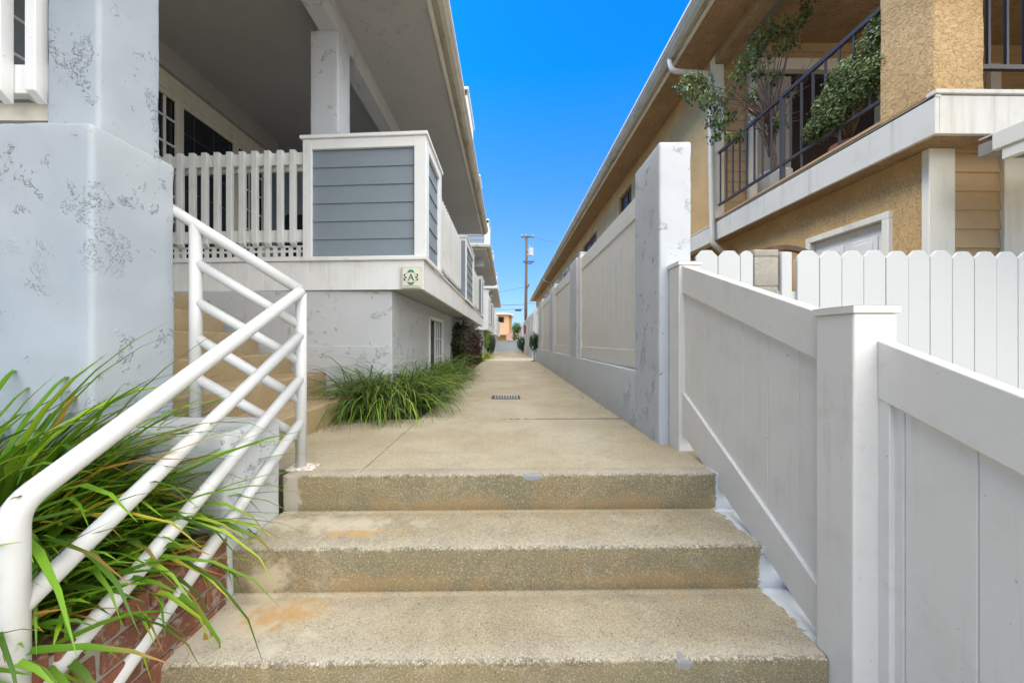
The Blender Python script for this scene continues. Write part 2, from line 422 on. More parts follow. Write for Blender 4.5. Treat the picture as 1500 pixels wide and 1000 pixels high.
def groove_sheet(mb, u0, u1, z0, z1, plane, pos, out, pitch, thick=.02, groove=.004, depth=.004, ztop=None, zbot=None, start=0.):
    """tongue-and-groove boards. plane 'x': face at x=pos, u runs along y; plane 'y': face at y=pos, u runs along x.
    out = +1/-1 direction the face looks. ztop / zbot: functions u -> z for raked panels"""
    zt = ztop or (lambda u: z1); zb = zbot or (lambda u: z0)
    us = [u0]; k = u0 + start
    marks = []
    while k < u1 - .01:
        if k > u0 + .01: marks.append(k)
        k += pitch
    prof = [(u0, 0.)]
    for m_ in marks: prof += [(m_ - groove / 2, 0.), (m_ - groove / 6, -depth), (m_ + groove / 6, -depth), (m_ + groove / 2, 0.)]
    prof.append((u1, 0.))
    front = []; n = len(prof)
    def P3(u, d, z): return (pos + out * d, u, z) if plane == 'x' else (u, pos + out * d, z)
    vs = [P3(u, d, zb(u)) for u, d in prof] + [P3(u, d, zt(u)) for u, d in prof] + [P3(u, -thick, zb(u)) for u, d in prof] + [P3(u, -thick, zt(u)) for u, d in prof]
    fs = []
    for i in range(n - 1):
        fs += [(i, i + 1, n + i + 1, n + i), (2 * n + i + 1, 2 * n + i, 3 * n + i, 3 * n + i + 1),
               (n + i, n + i + 1, 3 * n + i + 1, 3 * n + i), (i + 1, i, 2 * n + i, 2 * n + i + 1)]
    fs += [(0, n, 3 * n, 2 * n), (n - 1, 2 * n + n - 1, 3 * n + n - 1, 2 * n - 1)]
    flip = (plane == 'x') == (out < 0)
    return mb.add(vs, [f if not flip else f[::-1] for f in fs])

def lap_siding(mb, u0, u1, z0, z1, plane, pos, out, course, lap=.012):
    n = max(1, round((z1 - z0) / course)); h = (z1 - z0) / n
    for i in range(n):
        a = z0 + i * h; b = a + h
        pts = [(pos - out * .02, a), (pos + out * lap, a), (pos + out * lap, a + .004), (pos + out * .001, b), (pos - out * .02, b)]
        if plane == 'x': mb.prism(pts, 'y', u0, u1)
        else: mb.prism(pts, 'x', u0, u1)
    return mb

def fix(o):
    bm = bmesh.new(); bm.from_mesh(o.data); bmesh.ops.recalc_face_normals(bm, faces=bm.faces); bm.to_mesh(o.data); bm.free(); return o

def arc_corner(a, c, b, r, n=6):
    """points of a rounded elbow at c between a and b"""
    a, c, b = Vector(a), Vector(c), Vector(b)
    p0 = c + (a - c).normalized() * r; p1 = c + (b - c).normalized() * r
    return [tuple((1 - t) ** 2 * p0 + 2 * t * (1 - t) * c + t * t * p1) for t in [i / n for i in range(n + 1)]]

# ------------------------------------------------------------------ plants
def add_blade(mb, base, az, length, width, lean, droop, tint, tipb, segs=7, twist=0.):
    d = Vector((math.cos(az), math.sin(az), 0)); side = Vector((-d.y, d.x, 0))
    p = Vector(base); ang = PI / 2 - lean; st = length / segs; b = len(mb.v); rows = []
    for i in range(segs + 1):
        t = i / segs
        w = width * (.55 + .45 * min(1, t * 4)) * (1 - max(0, (t - .45) / .55) ** 1.6) + .0006
        s = (side * math.cos(twist * t) + Vector((0, 0, 1)) * math.sin(twist * t)) * w * .5
        up = Vector((-d.x * math.sin(ang), -d.y * math.sin(ang), math.cos(ang)))
        rows.append((p - s, p - up * w * .18, p + s))
        for q in rows[-1]: mb.v.append(tuple(q)); mb.attr.append((tint, t, tipb))
        ang -= droop * st / length * (0.4 + 1.6 * t)
        p = p + (d * math.cos(ang) + Vector((0, 0, 1)) * math.sin(ang)) * st
    for i in range(segs):
        k = b + i * 3
        mb.f += [(k, k + 1, k + 4, k + 3), (k + 1, k + 2, k + 5, k + 4)]; mb.mi += [0, 0]

def clump(name, loc, n, L, W, mat, label, group=None, spread=.08, lean=(.1, .9), droop=(.6, 2.), bias=None, tints=(0, .75), cat='plant', yellow=.06):
    mb = MB(); mb.attr = []
    x, y, z = loc
    for i in range(n):
        r = spread * math.sqrt(random.random()); a = random.random() * 2 * PI
        az = random.random() * 2 * PI
        if bias and random.random() < bias[1]: az = bias[0] + random.gauss(0, .6)
        le = random.uniform(*lean); ln = random.uniform(*L) * (1 - .15 * random.random())
        tint = random.uniform(*tints) if random.random() > yellow else random.uniform(.72, 1.)
        add_blade(mb, (x + r * math.cos(a), y + r * math.sin(a), z), az, ln, random.uniform(*W), le, random.uniform(*droop), tint, 1. if random.random() < .22 else 0., twist=random.uniform(-.7, .7))
    o = mb.build(name, mat, smooth=True)
    o_loc = o.location.copy()
    return tag(o, label, cat, group)

def leaves(mb, n, center, rad, size, surf=.55, seed=1, tint_fn=None, droop=0., clumps=0):
    rnd = random.Random(seed); c = Vector(center)
    cl = [(Vector((rnd.gauss(0, 1), rnd.gauss(0, 1), rnd.gauss(0, 1))).normalized()) for _ in range(clumps)] if clumps else None
    for i in range(n):
        d = Vector((rnd.gauss(0, 1), rnd.gauss(0, 1), rnd.gauss(0, 1))).normalized()
        if cl and rnd.random() < .6:
            d = (rnd.choice(cl) + d * .28).normalized()
        k = surf + (1 - surf) * rnd.random() ** .6
        k *= 1 + .22 * noise.noise(d * 2.3 + c) + .10 * noise.noise(d * 6 + c)
        p = c + Vector((d.x * rad[0], d.y * rad[1], d.z * rad[2])) * k
        nrm = (d + Vector((rnd.gauss(0, .5), rnd.gauss(0, .5), rnd.gauss(0, .5) + .3))).normalized()
        t = nrm.cross(Vector((rnd.gauss(0, 1), rnd.gauss(0, 1), rnd.gauss(0, 1) - droop))).normalized()
        if droop: t = (t + Vector((0, 0, -droop))).normalized()
        b = nrm.cross(t).normalized()
        s = size * rnd.uniform(.6, 1.25); w = s * .27
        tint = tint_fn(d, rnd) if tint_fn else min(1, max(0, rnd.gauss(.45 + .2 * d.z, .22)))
        k0 = len(mb.v)
        for q in (p - t * s * .5, p - b * w + nrm * w * .25, p + t * s * .1 + nrm * 0, p + b * w + nrm * w * .25, p + t * s * .5):
            mb.v.append(tuple(q)); mb.attr.append((tint, 0, 0))
        mb.f += [(k0, k0 + 1, k0 + 4, k0 + 2) if False else (k0, k0 + 2, k0 + 1), (k0 + 2, k0 + 4, k0 + 1), (k0, k0 + 3, k0 + 2), (k0 + 2, k0 + 3, k0 + 4)]
        mb.mi += [0] * 4
    return mb

def shrub(name, base, rad, cz, n, size, mat, label, group=None, seed=1, tint_fn=None, stems=5, surf=.5, clumps=0, cat='shrub'):
    r = thing(name, base, label, cat, group)
    mb = MB(); mb.attr = []
    leaves(mb, n, (base[0], base[1], cz), rad, size, surf, seed, tint_fn, clumps=clumps)
    mb.build('foliage', mat, r)
    st = MB(); rnd = random.Random(seed + 5)
    for i in range(stems):
        a = rnd.random() * 2 * PI; q = rnd.random() * .6
        st.tube([(base[0] + .02 * math.cos(a), base[1] + .02 * math.sin(a), base[2]),
                 (base[0] + rad[0] * q * .5 * math.cos(a), base[1] + rad[1] * q * .5 * math.sin(a), (base[2] + cz) / 2),
                 (base[0] + rad[0] * q * math.cos(a), base[1] + rad[1] * q * math.sin(a), cz + rad[2] * .5)], [.012, .009, .004], 6)
    st.build('stem', M['bark'], r, smooth=True)
    return r

# ================================================================== SETTING: ground, path, soil
g = MB(); g.box(-400, 400, -300, 500, -.74, -.70); o = g.build('ground', M['ground']); structure(o)
g = MB(); g.box(-3.0, 3.0, -3, .5, -.70, -.683); structure(g.build('lower_pavement', M['path']))
g = MB()
g.box(-.7125, 1.3, 1.80, 2.93, -.70, 0.0)          # slab at the head of the steps
g.box(-1.35, -.7175, 1.80, 2.935, -.70, 0.0)       # slab in front of the porch stairs
g.v += []; 
# long walk beyond the tapering cross joint
k = [(-.72, 2.936), (.95, 2.951), (.95, 11.35), (.76, 11.38), (.74, 11.75), (.95, 11.8), (.95, 26), (-.78, 26), (-.78, 9), (-.74, 6), (-.72, 4)]
g.prism(k, 'z', -.70, 0.0)
structure(g.build('path', M['path'], bev=.004))
g = MB()
g.box(-2.3, -.60, 2.90, 27, -.70, -.022); g.box(.7, 1.0, 11.3, 11.85, -.6, -.02); g.box(-1.36, 1.0, 1.83, 2.96, -.69, -.02)
structure(g.build('planting_bed_soil', M['soil']))
g = MB(); g.box(-4.5, -1.14, -1.0, 1.36, -.70, -.16); structure(g.build('front_bed_soil', M['soil']))
g = MB(); g.box(1.2, 14, -2, 40, -.70, -.45); structure(g.build('neighbour_yard', M['path']))
g = MB(); g.box(-9, 12, 26, 60, -.68, -.03); structure(g.build('far_alley', M['path']))

rnd = random.Random(3); jm = MB(); n_ = 60
for i in range(n_):
    a_, b_ = -.05 + 1.0 * i / n_, -.05 + 1.0 * (i + 1) / n_
    if i < 22 and rnd.random() < .45: continue
    w_ = (.0015 + .005 * i / n_) * rnd.uniform(.6, 1.4); y_ = 2.9325 + .006 * i / n_ + rnd.uniform(-.0015, .0015)
    jm.box(a_, b_ + .002, y_ - w_, y_ + w_, -.004, .0015 + .001 * rnd.random())
structure(jm.build('path_joint', M['joint']))
# ------------------------------------------------------------------ front concrete steps
def step_sheet():
    mb = MB(); prof = []
    R = .014
    prof.append((1.80, 0.)); 
    ys = [1.71, 1.40, 1.093, .79]; zt = [0., -.17, -.34, -.51]
    for i, (y, z) in enumerate(zip(ys, zt)):
        prev = 1.80 if i == 0 else ys[i - 1] + .004
        nt = 4 if i == 0 else 9
        for k in range(1, nt): prof.append((prev + (y + R - prev) * k / nt, z))
        for k in range(5):
            a = PI / 2 * k / 4; prof.append((y + R - R * math.sin(a), z - R + R * math.cos(a)))
        zb = z - .17
        for k in range(1, 5): prof.append((y + .004 * k / 4, z - R + (zb + .003 - z + R) * k / 4))
        prof.append((y + .006, zb))
    for k in range(1, 6): prof.append((.79 - .25 * k / 5, -.68))
    xs = sorted(set([-1.057 + 2.157 * i / 215 for i in range(216)] + [-.7195, -.7165, -.7135, -.7105]))
    n = len(prof); vs = []
    for x in xs:
        for (y, z) in prof:
            edge = min([abs(y - a) + abs(z - b) for a, b in zip(ys, zt)])
            q = Vector((x, y, z)); w = max(0, 1 - edge / .05)
            j = noise.noise(q * 40) * .0018 * w + noise.noise(q * 9) * .004 * w + noise.noise(q * 110) * .0008 * w + noise.noise(q * 3) * .0025
            chip = max(0, noise.noise(q * 26 + Vector((3, 1, 7))) - .45) * .022 * w
            zz = z + j * .6 - chip; yy = y - j + chip
            if abs(x + .715) < .003 and z > -.03 and abs(z) < .03: zz -= .008; yy += .004
            if y > 1.79: zz = z; yy = y
            xx = min(x, .988) if y < 1.146 else x
            vs.append((xx, yy, zz))
    fs = [(i * n + j, i * n + j + 1, (i + 1) * n + j + 1, (i + 1) * n + j) for i in range(len(xs) - 1) for j in range(n - 1)]
    mb.add(vs, fs)
    # body under the sheet
    mb.box(-1.045, .93, .81, 1.79, -.70, -.53); mb.box(-1.045, .93, 1.11, 1.79, -.6, -.36); mb.box(-1.045, 1.09, 1.42, 1.79, -.5, -.19); mb.box(-1.045, 1.09, 1.74, 1.795, -.5, -.02)
    return mb
o = step_sheet().build('concrete_steps', M['steps'], smooth=True)
tag(o, 'wide stained concrete steps climbing from the foreground to the walkway', 'steps')

# leaf and drain
lf = MB(); lf.attr = []
leaves(lf, 3, (-.985, 1.20, -.333), (.012, .012, .003), .03, seed=3, tint_fn=lambda d, r: .95)
o = lf.build('fallen_leaf', M['blade']); tag(o, 'small dry yellow leaf lying on the lowest visible tread by the brick edge', 'leaf')
rnd = random.Random(77)
lt = MB(); lt.attr = []
for i in range(34):
    px_ = rnd.choice([-.70 + abs(rnd.gauss(0, .12)), .90 - abs(rnd.gauss(0, .08))]); py_ = rnd.uniform(2.9, 9)
    if px_ < 0 and py_ < 3: py_ = 3.3
    leaves(lt, 1, (px_, py_, .006), (.01, .01, .002), rnd.uniform(.015, .035), seed=i + 50, tint_fn=lambda d, r: r.uniform(.75, 1))
o = lt.build('leaf_litter', M['blade2']); tag(o, 'dry leaf bits scattered along both edges of the walkway', 'leaf litter', kind='stuff')
dr = thing('drain_grate', (-.02, 4.06, 0), 'small rusty slotted drain grate set across the middle of the walkway', 'drain grate')
d = MB(); d.box(-.165, .135, 3.97, 4.15, .0005, .003); d.build('pit', M['black'], dr)
d = MB(); d.box(-.175, .145, 3.955, 3.97, 0, .006); d.box(-.175, .145, 4.15, 4.165, 0, .006); d.box(-.175, -.148, 3.97, 4.15, 0, .006); d.box(.118, .145, 3.97, 4.15, 0, .006)
d.build('frame', M['iron_dk'], dr)
d = MB()
for i in range(9):
    d = MB(); d.box(-.14 + i * .0305, -.126 + i * .0305, 3.97, 4.15, .003, .006); d.build('bar', M['metal'], dr)

# ------------------------------------------------------------------ stucco kerb block and brick edging
o = soft_box(-2.6, -1.06, 1.37, 1.70, -.70, .283, r=.022, amp=.004).build('stucco_kerb_wall', M['stucco_grey'], smooth=True)
tag(o, 'low pale grey stucco block at the top left of the concrete steps, under the handrail', 'low wall')
bp = thing('brick_edging', (-1.1, 1.0, -.7), 'old red brick planter edge running down beside the left of the concrete steps', 'planter edge')
b = MB(); b.box(-1.17, -1.052, -.3, 1.365, -.70, -.095); b.build('mortar_core', M['mortar'], bp)
rnd = random.Random(4)
def brick(mb, x0, x1, y0, y1, z0, z1):
    q = soft_box(x0, x1, y0, y1, z0, z1, r=.009, step=.05, amp=.004); mb.add(q.v, q.f)
b = MB(); y = 1.355
while y > -.3:                                   # rowlock course on top
    w = .062; brick(b, -1.20, -1.040 + rnd.uniform(-.006, .006), y - w, y, -.15, -.082 + rnd.uniform(-.006, .008)); y -= w + .012
b.build('rowlock_course', M['brick'], bp, smooth=True)
for ci, (za, zb) in enumerate(((-.232, -.162), (-.314, -.244), (-.396, -.326), (-.478, -.408), (-.56, -.49), (-.642, -.572))):
    b = MB(); y = 1.355 - (.1 if ci % 2 else 0)
    if ci % 2: brick(b, -1.16, -1.043, y + .012, 1.355, za, zb)
    while y > -.3:
        brick(b, -1.16, -1.041 + rnd.uniform(-.004, .003), max(y - .2, -.3), y, za, zb); y -= .212
    b.build('brick_course', M['brick'], bp, smooth=True)

# ------------------------------------------------------------------ handrail
hr = thing('handrail', (-1.03, 1.81, 0), 'white welded tube handrail on the left of the steps, turning up the porch stairs', 'handrail')
R_ = .0252; Pn = Vector((-1.06, .785, 0)); Pf = Vector((-1.03, 1.812, 0)); Pb = Vector((-1.455, 1.70, 0))
def on(P, z): return (P.x, P.y, z)
t = MB(); t.tube([on(Pn, -.72), on(Pn, .20)] + arc_corner(on(Pn, .18), on(Pn, .276), on(Pf, .885), .045) + arc_corner(on(Pn, .276), on(Pf, .885), on(Pf, .5), .03)[:4], R_, 20)
t.build('top_rail', M['tube'], hr, smooth=True)
t = MB(); t.tube([on(Pf, 0.0), on(Pf, .872)], R_, 20); t.build('post', M['tube'], hr, smooth=True)
t = MB(); t.tube([on(Pb, .27), on(Pb, 1.18)], R_, 20); t.build('post', M['tube'], hr, smooth=True)
for i in (1, 2, 3):
    t = MB(); t.tube([on(Pn, .276 - .226 * i), on(Pf, .885 - .217 * i)], R_ * .9, 20); t.build('rail', M['tube'], hr, smooth=True)
Pe = Vector((-1.60, 1.662, 0))
def sl(z0, z1): return z1 + (z1 - z0) * (Pe - Pb).length / (Pb - Pf).length
t = MB(); t.tube([on(Pf, .885), on(Pb, 1.177), on(Pe, sl(.885, 1.177))], R_, 20); t.build('top_rail', M['tube'], hr, smooth=True)
for z0, z1 in ((.71, 1.0), (.53, .82), (.336, .65), (.15, .464)):
    t = MB(); t.tube([on(Pf, z0), on(Pb, z1)], R_ * .9, 20); t.build('rail', M['tube'], hr, smooth=True)
q = soft_box(-1.085, -.955, 1.765, 1.86, -.002, .009, r=.004, step=.01, amp=.005)
q.build('base_plate', M['rust_white'], hr, smooth=True)

# ================================================================== LEFT BUILDING
A = thing('apartment_building', (-2.5, 5, 0), 'pale blue grey stucco apartment building with balcony filling the left side', 'building')

# --- entrance pier and its column
soft_box(-4.6, -1.52, 1.335, 1.67, -.70, 1.435, r=.019, amp=.005).build('pier', M['stucco_deep'], A, smooth=True)
soft_box(-1.715, -1.522, 1.36, 1.60, 1.40, 4.02, r=.015, amp=.004).build('column', M['stucco_deep'], A, smooth=True)
# front and side faces share one stucco; only the lighting differs between them
# --- near balcony rail seen over the pier
rl = MB(); rl.box(-4.6, -1.73, 1.393, 1.43, 1.575, 1.685); rl.box(-4.6, -1.73, 1.393, 1.43, 2.35, 2.46)
near = rl.build('railing', M['white'], A, bev=.002)
for i in range(20):
    x1 = -1.745 - .127 * i
    s = MB(); s.prism([(1.392, 1.53), (1.392, 2.47), (1.352, 2.47), (1.352, 1.562)], 'x', x1 - .038, x1)
    s.build('slat', M['white'], near, bev=.0025)
s = MB(); s.box(-4.6, -1.725, 1.44, 1.62, 1.50, 1.57); s.build('rail_beam', M['cream'], A)

# --- porch floor, bands
f = MB(); f.prism([(-4.2, 3.62), (-.80, 3.36), (-.80, 11.6), (-4.2, 11.6)], 'z', 1.16, 1.372); f.box(-4.2, -3.4, 1.66, 3.7, 1.16, 1.372)
f.build('porch_floor', M['soffit'], A)
soft = MB(); soft.prism([(-4.2, 3.60), (-.78, 3.35), (-.78, 11.63), (-4.2, 11.63)], 'z', 1.118, 1.158); soft.build('balcony_soffit', M['soffit'], A)
fr = MB(); groove_sheet(fr, -4.2, -.775, 1.115, 1.385, 'y', 3.33, -1, .145, thick=.03, groove=.004, depth=.002); fr.shear()
fr.build('front_band', M['white'], A)
sd = MB(); sd.box(-.805, -.773, 3.332, 11.64, 1.112, 1.385); sd.build('side_band', M['white'], A, bev=.003)
tr = MB(); tr.box(-1.945, -.748, 3.30, 3.345, 1.385, 1.415); tr.box(-4.2, -1.95, 3.31, 3.36, 1.387, 1.425); tr.shear()
tr.box(-.772, -.742, 3.31, 4.18, 1.387, 1.413); tr.box(-.772, -.742, 6.5, 8.2, 1.387, 1.413); tr.box(-.80, -.755, 4.18, 11.6, 1.386, 1.405)
tr.build('sill_trim', M['white'], A, bev=.002)
# --- lower stucco wall with a plaster ledge and window opening
w = MB()
w.box(-4.2, -1.09, 3.40, 3.6, -.1, 1.115)
w.shear(k=-.03)
w.box(-1.29, -1.092, 3.45, 5.06, -.1, 1.117); w.box(-1.29, -1.092, 6.06, 12.1, -.1, 1.117); w.box(-1.29, -1.092, 5.06, 6.06, .95, 1.117); w.box(-1.29, -1.092, 5.06, 6.06, -.1, .10)
w.build('lower_wall', M['stucco_grey'], A, bev=.01, seg=3)
w = MB(); w.box(-4.2, -1.082, 3.385, 3.41, -.1, .59); w.shear(k=-.03); w.build('plaster_ledge', M['stucco_grey'], A, bev=.004)
wn = MB()
wn.box(-1.11, -1.075, 5.02, 5.07, .10, .99); wn.box(-1.11, -1.075, 6.05, 6.10, .10, .99); wn.box(-1.11, -1.075, 5.0, 6.12, .945, .99); wn.box(-1.11, -1.075, 5.0, 6.12, .07, .11)
wf = wn.build('window', M['white'], A, bev=.003)
q = MB(); q.box(-1.20, -1.19, 5.07, 6.05, .11, .945); q.build('pane', M['glass'], wf)
q = MB(); q.box(-1.115, -1.095, 5.50, 5.55, .11, .945)
for yy in (5.70, 5.87): q.box(-1.115, -1.10, yy, yy + .02, .11, .945)
for zz in (.38, .66): q.box(-1.115, -1.10, 5.55, 6.05, zz, zz + .02)
q.build('muntin', M['white'], wf)

# --- sided guard boxes
def guard_box(x0, x1, y0, y1, side_only=False, sh=False, root=A, deep=.12):
    """framed lap-siding box: front faces the viewer, side faces the walk"""
    z0, z1 = 1.386, 2.535
    fr = MB()
    W = .075
    # front frame
    fr.box(x0, x0 + .085, y0, y0 + .03, z0 + .03, z1); fr.box(x1 - .11, x1, y0, y0 + .03, z0 + .03, z1)
    fr.box(x0 + .085, x1 - .11, y0 + .001, y0 + .03, 2.44, z1); fr.box(x0 + .085, x1 - .11, y0 + .001, y0 + .03, z0 + .03, 1.43)
    if sh: fr.shear()
    # side frame
    fr.box(x1 - .03, x1 + .001, y0 + .031, y0 + .13, z0 + .03, z1); fr.box(x1 - .03, x1 + .001, y1 - .11, y1, z0 + .03, z1)
    fr.box(x1 - .03, x1, y0 + .13, y1 - .11, 2.44, z1); fr.box(x1 - .03, x1, y0 + .13, y1 - .11, z0 + .03, 1.43)
    o = fr.build('guard_panel', M['white'], root, bev=.003)
    s = MB(); lap_siding(s, x0 + .08, x1 - .105, 1.425, 2.445, 'y', y0 + .035, -1, .172, lap=.012)
    if sh: s.shear()
    lap_siding(s, y0 + .125, y1 - .105, 1.425, 2.445, 'x', x1 - .036, 1, .172, lap=.012)
    s.build('siding', M['siding_grey'], o)
    c = MB(); c.box(x0 - .02, x1 + .018, y0 - .02, y0 + deep, z1, z1 + .032)
    if sh: c.shear()
    c.box(x1 - deep, x1 + .0175, y0 + deep * .9, y1 + .02, z1 + .001, z1 + .031)
    c.build('cap', M['white'], o, bev=.003)
    bk = MB(); bk.box(x0 + .01, x1 - .06, y0 + .07, y0 + .09, z0, z1 - .01)
    if sh: bk.shear()
    bk.box(x1 - .1, x1 - .07, y0 + .1, y1, z0, z1 - .01)
    bk.build('back_panel', M['white'], o)
    return o
guard_box(-1.93, -.75, 3.33, 4.12, sh=True)
def side_guard(y0, y1, x1=-.75, root=A):
    z0, z1 = 1.386, 2.535
    fr = MB()
    fr.box(x1 - .15, x1, y0, y0 + .12, z0, z1); fr.box(x1 - .15, x1, y1 - .12, y1, z0, z1)
    fr.box(x1 - .03, x1 - .001, y0 + .12, y1 - .12, 2.44, z1); fr.box(x1 - .03, x1 - .001, y0 + .12, y1 - .12, z0, 1.45)
    o = fr.build('guard_panel', M['white'], root, bev=.003)
    s = MB(); lap_siding(s, y0 + .115, y1 - .115, 1.445, 2.445, 'x', x1 - .036, 1, .172, lap=.013); s.build('siding', M['siding_grey'], o)
    s = MB(); s.box(x1 - .148, x1 - .02, y0 - .006, y0 - .001, z0 + .03, z1 - .06); s.build('end_panel', M['siding_grey'], o)
    c = MB(); c.box(x1 - .17, x1 + .018, y0 - .02, y1 + .02, z1, z1 + .032); c.build('cap', M['white'], o, bev=.003)
side_guard(6.6, 8.17); side_guard(10.68, 11.64)

def side_rail(y0, y1, x=-.86, root=A):
    b = MB(); b.box(x - .045, x - .01, y0, y1, 2.33, 2.44); b.box(x - .045, x - .01, y0, y1, 1.59, 1.70)
    n = int((y1 - y0) / .028)
    # square lattice strip below
    b.box(x - .03, x - .02, y0, y1, 1.405, 1.44); b.box(x - .03, x - .02, y0, y1, 1.515, 1.535)
    k = y0
    while k < y1: b.box(x - .0305, x - .0195, k, k + .035, 1.405, 1.53); k += .075
    o = b.build('railing', M['white2'], root, bev=.002)
    n = int((y1 - y0) / .127)
    s = MB()
    for i in range(n):
        yy = y0 + .05 + i * .127
        s = MB(); s.prism([(x - .01, 1.56), (x - .01, 2.45), (x + .028, 2.45), (x + .028, 1.585)], 'y', yy, yy + .042)
        s.build('slat', M['white2'], o)
side_rail(4.13, 6.59); side_rail(8.18, 10.67)

# front balustrade left of the box
def front_rail(x0, x1, yb):
    b = MB(); b.box(x0, x1, yb, yb + .035, 2.325, 2.44); b.box(x0, x1, yb, yb + .035, 1.585, 1.70); b.box(x0, x1, yb + .04, yb + .07, 2.28, 2.33)
    b.box(x0, x1, yb + .015, yb + .025, 1.427, 1.45); b.box(x0, x1, yb + .015, yb + .025, 1.488, 1.51); b.box(x0, x1, yb + .015, yb + .025, 1.535, 1.555)
    k = x0
    while k < x1: b.box(k, k + .042, yb + .014, yb + .026, 1.427, 1.553); k += .078
    b.shear()
    o = b.build('railing', M['white2'], A, bev=.002)
    for i in range(16):
        xx = x1 - .115 - i * .1265
        if xx < x0: break
        s = MB(); s.prism([(yb - .0005, 1.535), (yb - .0005, 2.45), (yb - .038, 2.45), (yb - .038, 1.57)], 'x', xx, xx + .055)
        s.shear(); sl_ = s.build('slat', M['white2'], o, bev=.002)
front_rail(-3.9, -1.95, 3.375)
# black barbecue standing behind the balustrade
bq = thing('barbecue', (-2.45, 4.6, 1.372), 'black covered barbecue standing on the porch behind the white slats', 'barbecue')
q = MB(); q.prism([(-2.75, 1.95), (-2.70, 2.18), (-2.25, 2.18), (-2.15, 1.95)], 'y', 4.4, 4.9); q.build('lid', M['black'], bq, bev=.03, seg=3)
q = MB(); q.box(-2.72, -2.18, 4.42, 4.88, 1.45, 1.95); q.build('cabinet', M['black'], bq, bev=.01)
q = MB()
for a in (-2.70, -2.22):
    for c in (4.45, 4.83): q.box(a, a + .04, c, c + .04, 1.372, 1.47)
q.build('foot', M['black'], bq)

# --- porch column, beam, ceiling, eave
soft_box(-2.005, -1.725, 3.69, 3.97, 1.37, 3.80, r=.012, amp=.002, step=.05).build('porch_column', M['stucco_grey'], A, smooth=True)
q = MB(); q.box(-1.915, -1.72, -1.5, 3.80, 3.79, 4.022); q.box(-1.915, -1.722, 3.80, 11.3, 3.78, 4.022); q.build('beam', M['stucco_grey'], A, bev=.006, seg=2)
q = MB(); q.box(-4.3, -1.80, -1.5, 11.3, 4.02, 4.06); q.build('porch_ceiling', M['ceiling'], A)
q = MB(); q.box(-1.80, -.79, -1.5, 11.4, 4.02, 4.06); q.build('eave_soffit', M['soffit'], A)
q = MB(); q.box(-.79, -.765, -1.5, 11.4, 4.005, 4.18); q.box(-.80, -.755, -1.5, 11.41, 3.99, 4.018); q.build('fascia', M['gutter'], A, bev=.004)
def gutter(x, z, s, y0, y1, root):
    """K-style eave gutter; s=+1 lip points to +x"""
    pts = [(x, z + .02), (x + s * .075, z), (x + s * .12, z + .035), (x + s * .15, z + .08), (x + s * .15, z + .125), (x + s * .162, z + .125), (x + s * .162, z + .145), (x + s * .14, z + .145), (x + s * .14, z + .09), (x + s * .11, z + .045), (x + s * .07, z + .015), (x, z + .03)]
    mb = MB(); mb.prism(pts, 'y', y0, y1); o = fix(mb.build('gutter', M['gutter_in'], root))
    e = MB(); e.box(x + s * .152, x + s * .166, y0, y1, z + .118, z + .15); e.tube([(x + s * .152, y0, z + .085), (x + s * .152, y1, z + .085)], .006, 6)
    e.build('lip', M['gutter'], o)
    return o
gutter(-.765, 4.01, 1, -1.5, 11.42, A)
q = MB(); q.prism([(-.78, 4.17), (-5, 4.5), (-9, 4.17), (-9, 4.06), (-.78, 4.06)], 'y', -1.5, 11.4); q.build('roof', M['roof'], A)
# --- porch back wall with sliding door
q = MB(); q.box(-4.2, -4.0, -1.5, 3.6, 1.36, 4.03); q.box(-4.2, -4.0, 5.98, 6.3, 1.36, 4.03); q.box(-4.2, -4.0, 3.6, 5.98, 3.62, 4.03)
q.box(-4.2, -1.9, 6.2, 6.35, 1.36, 4.03); q.box(-2.0, -1.9, 6.35, 11.6, 1.36, 4.03)
q.build('porch_wall', M['siding_grey'], A)
q = MB(); q.box(-4.0, -3.90, -1.4, 6.2, 3.76, 4.02); q.build('header_beam', M['ceiling'], A)
q = MB(); q.box(-4.0, -3.955, 2.6, 6.0, 3.56, 3.75); q.box(-4.0, -3.94, 2.6, 6.05, 3.68, 3.75); q.build('door_header', M['cream'], A, bev=.004)
q = MB(); q.box(-4.0, -3.97, 2.6, 5.98, 3.50, 3.56); q.box(-4.0, -3.965, 4.375, 4.44, 1.38, 3.56); q.box(-4.02, -3.975, 4.44, 4.48, 1.38, 3.52)
q.box(-4.0, -3.965, 5.29, 5.37, 1.38, 3.56); q.box(-4.0, -3.965, 5.90, 5.98, 1.38, 3.56); q.box(-4.0, -3.965, 2.6, 5.98, 1.38, 1.45); q.box(-4.0, -3.965, 2.6, 2.68, 1.38, 3.5)
sdoor = q.build('sliding_door', M['cream'], A, bev=.003)
q = MB(); q.box(-4.03, -4.01, 2.6, 5.98, 1.40, 3.53); q.build('pane', M['glass'], sdoor)
q = MB()
for yy in (3.4, 3.72, 4.05, 4.24): q.box(-4.008, -3.99, yy, yy + .022, 1.45, 3.50)
for i in range(1, 7):
    zz = 1.45 + i * .30; q.box(-4.008, -3.989, 2.7, 4.37, zz, zz + .022)
q.build('muntin', M['white'], sdoor)
q = MB(); q.box(-4.008, -3.99, 5.62, 5.638, 1.45, 3.5)
for i in range(1, 7): q.box(-4.008, -3.989, 5.38, 5.9, 1.45 + i * .3, 1.468 + i * .3)
q.build('muntin', M['white'], sdoor)
q = MB()
for yy in (4.65, 4.95): q.box(-4.0095, -4.005, yy, yy + .02, 1.45, 3.50)
for i in range(1, 6): q.box(-4.0095, -4.006, 4.48, 5.29, 1.45 + i * .35, 1.47 + i * .35)
q.build('inner_grid', painted('inner_grid_grey', (.05, .05, .055), .5, 0, specks=False), sdoor)
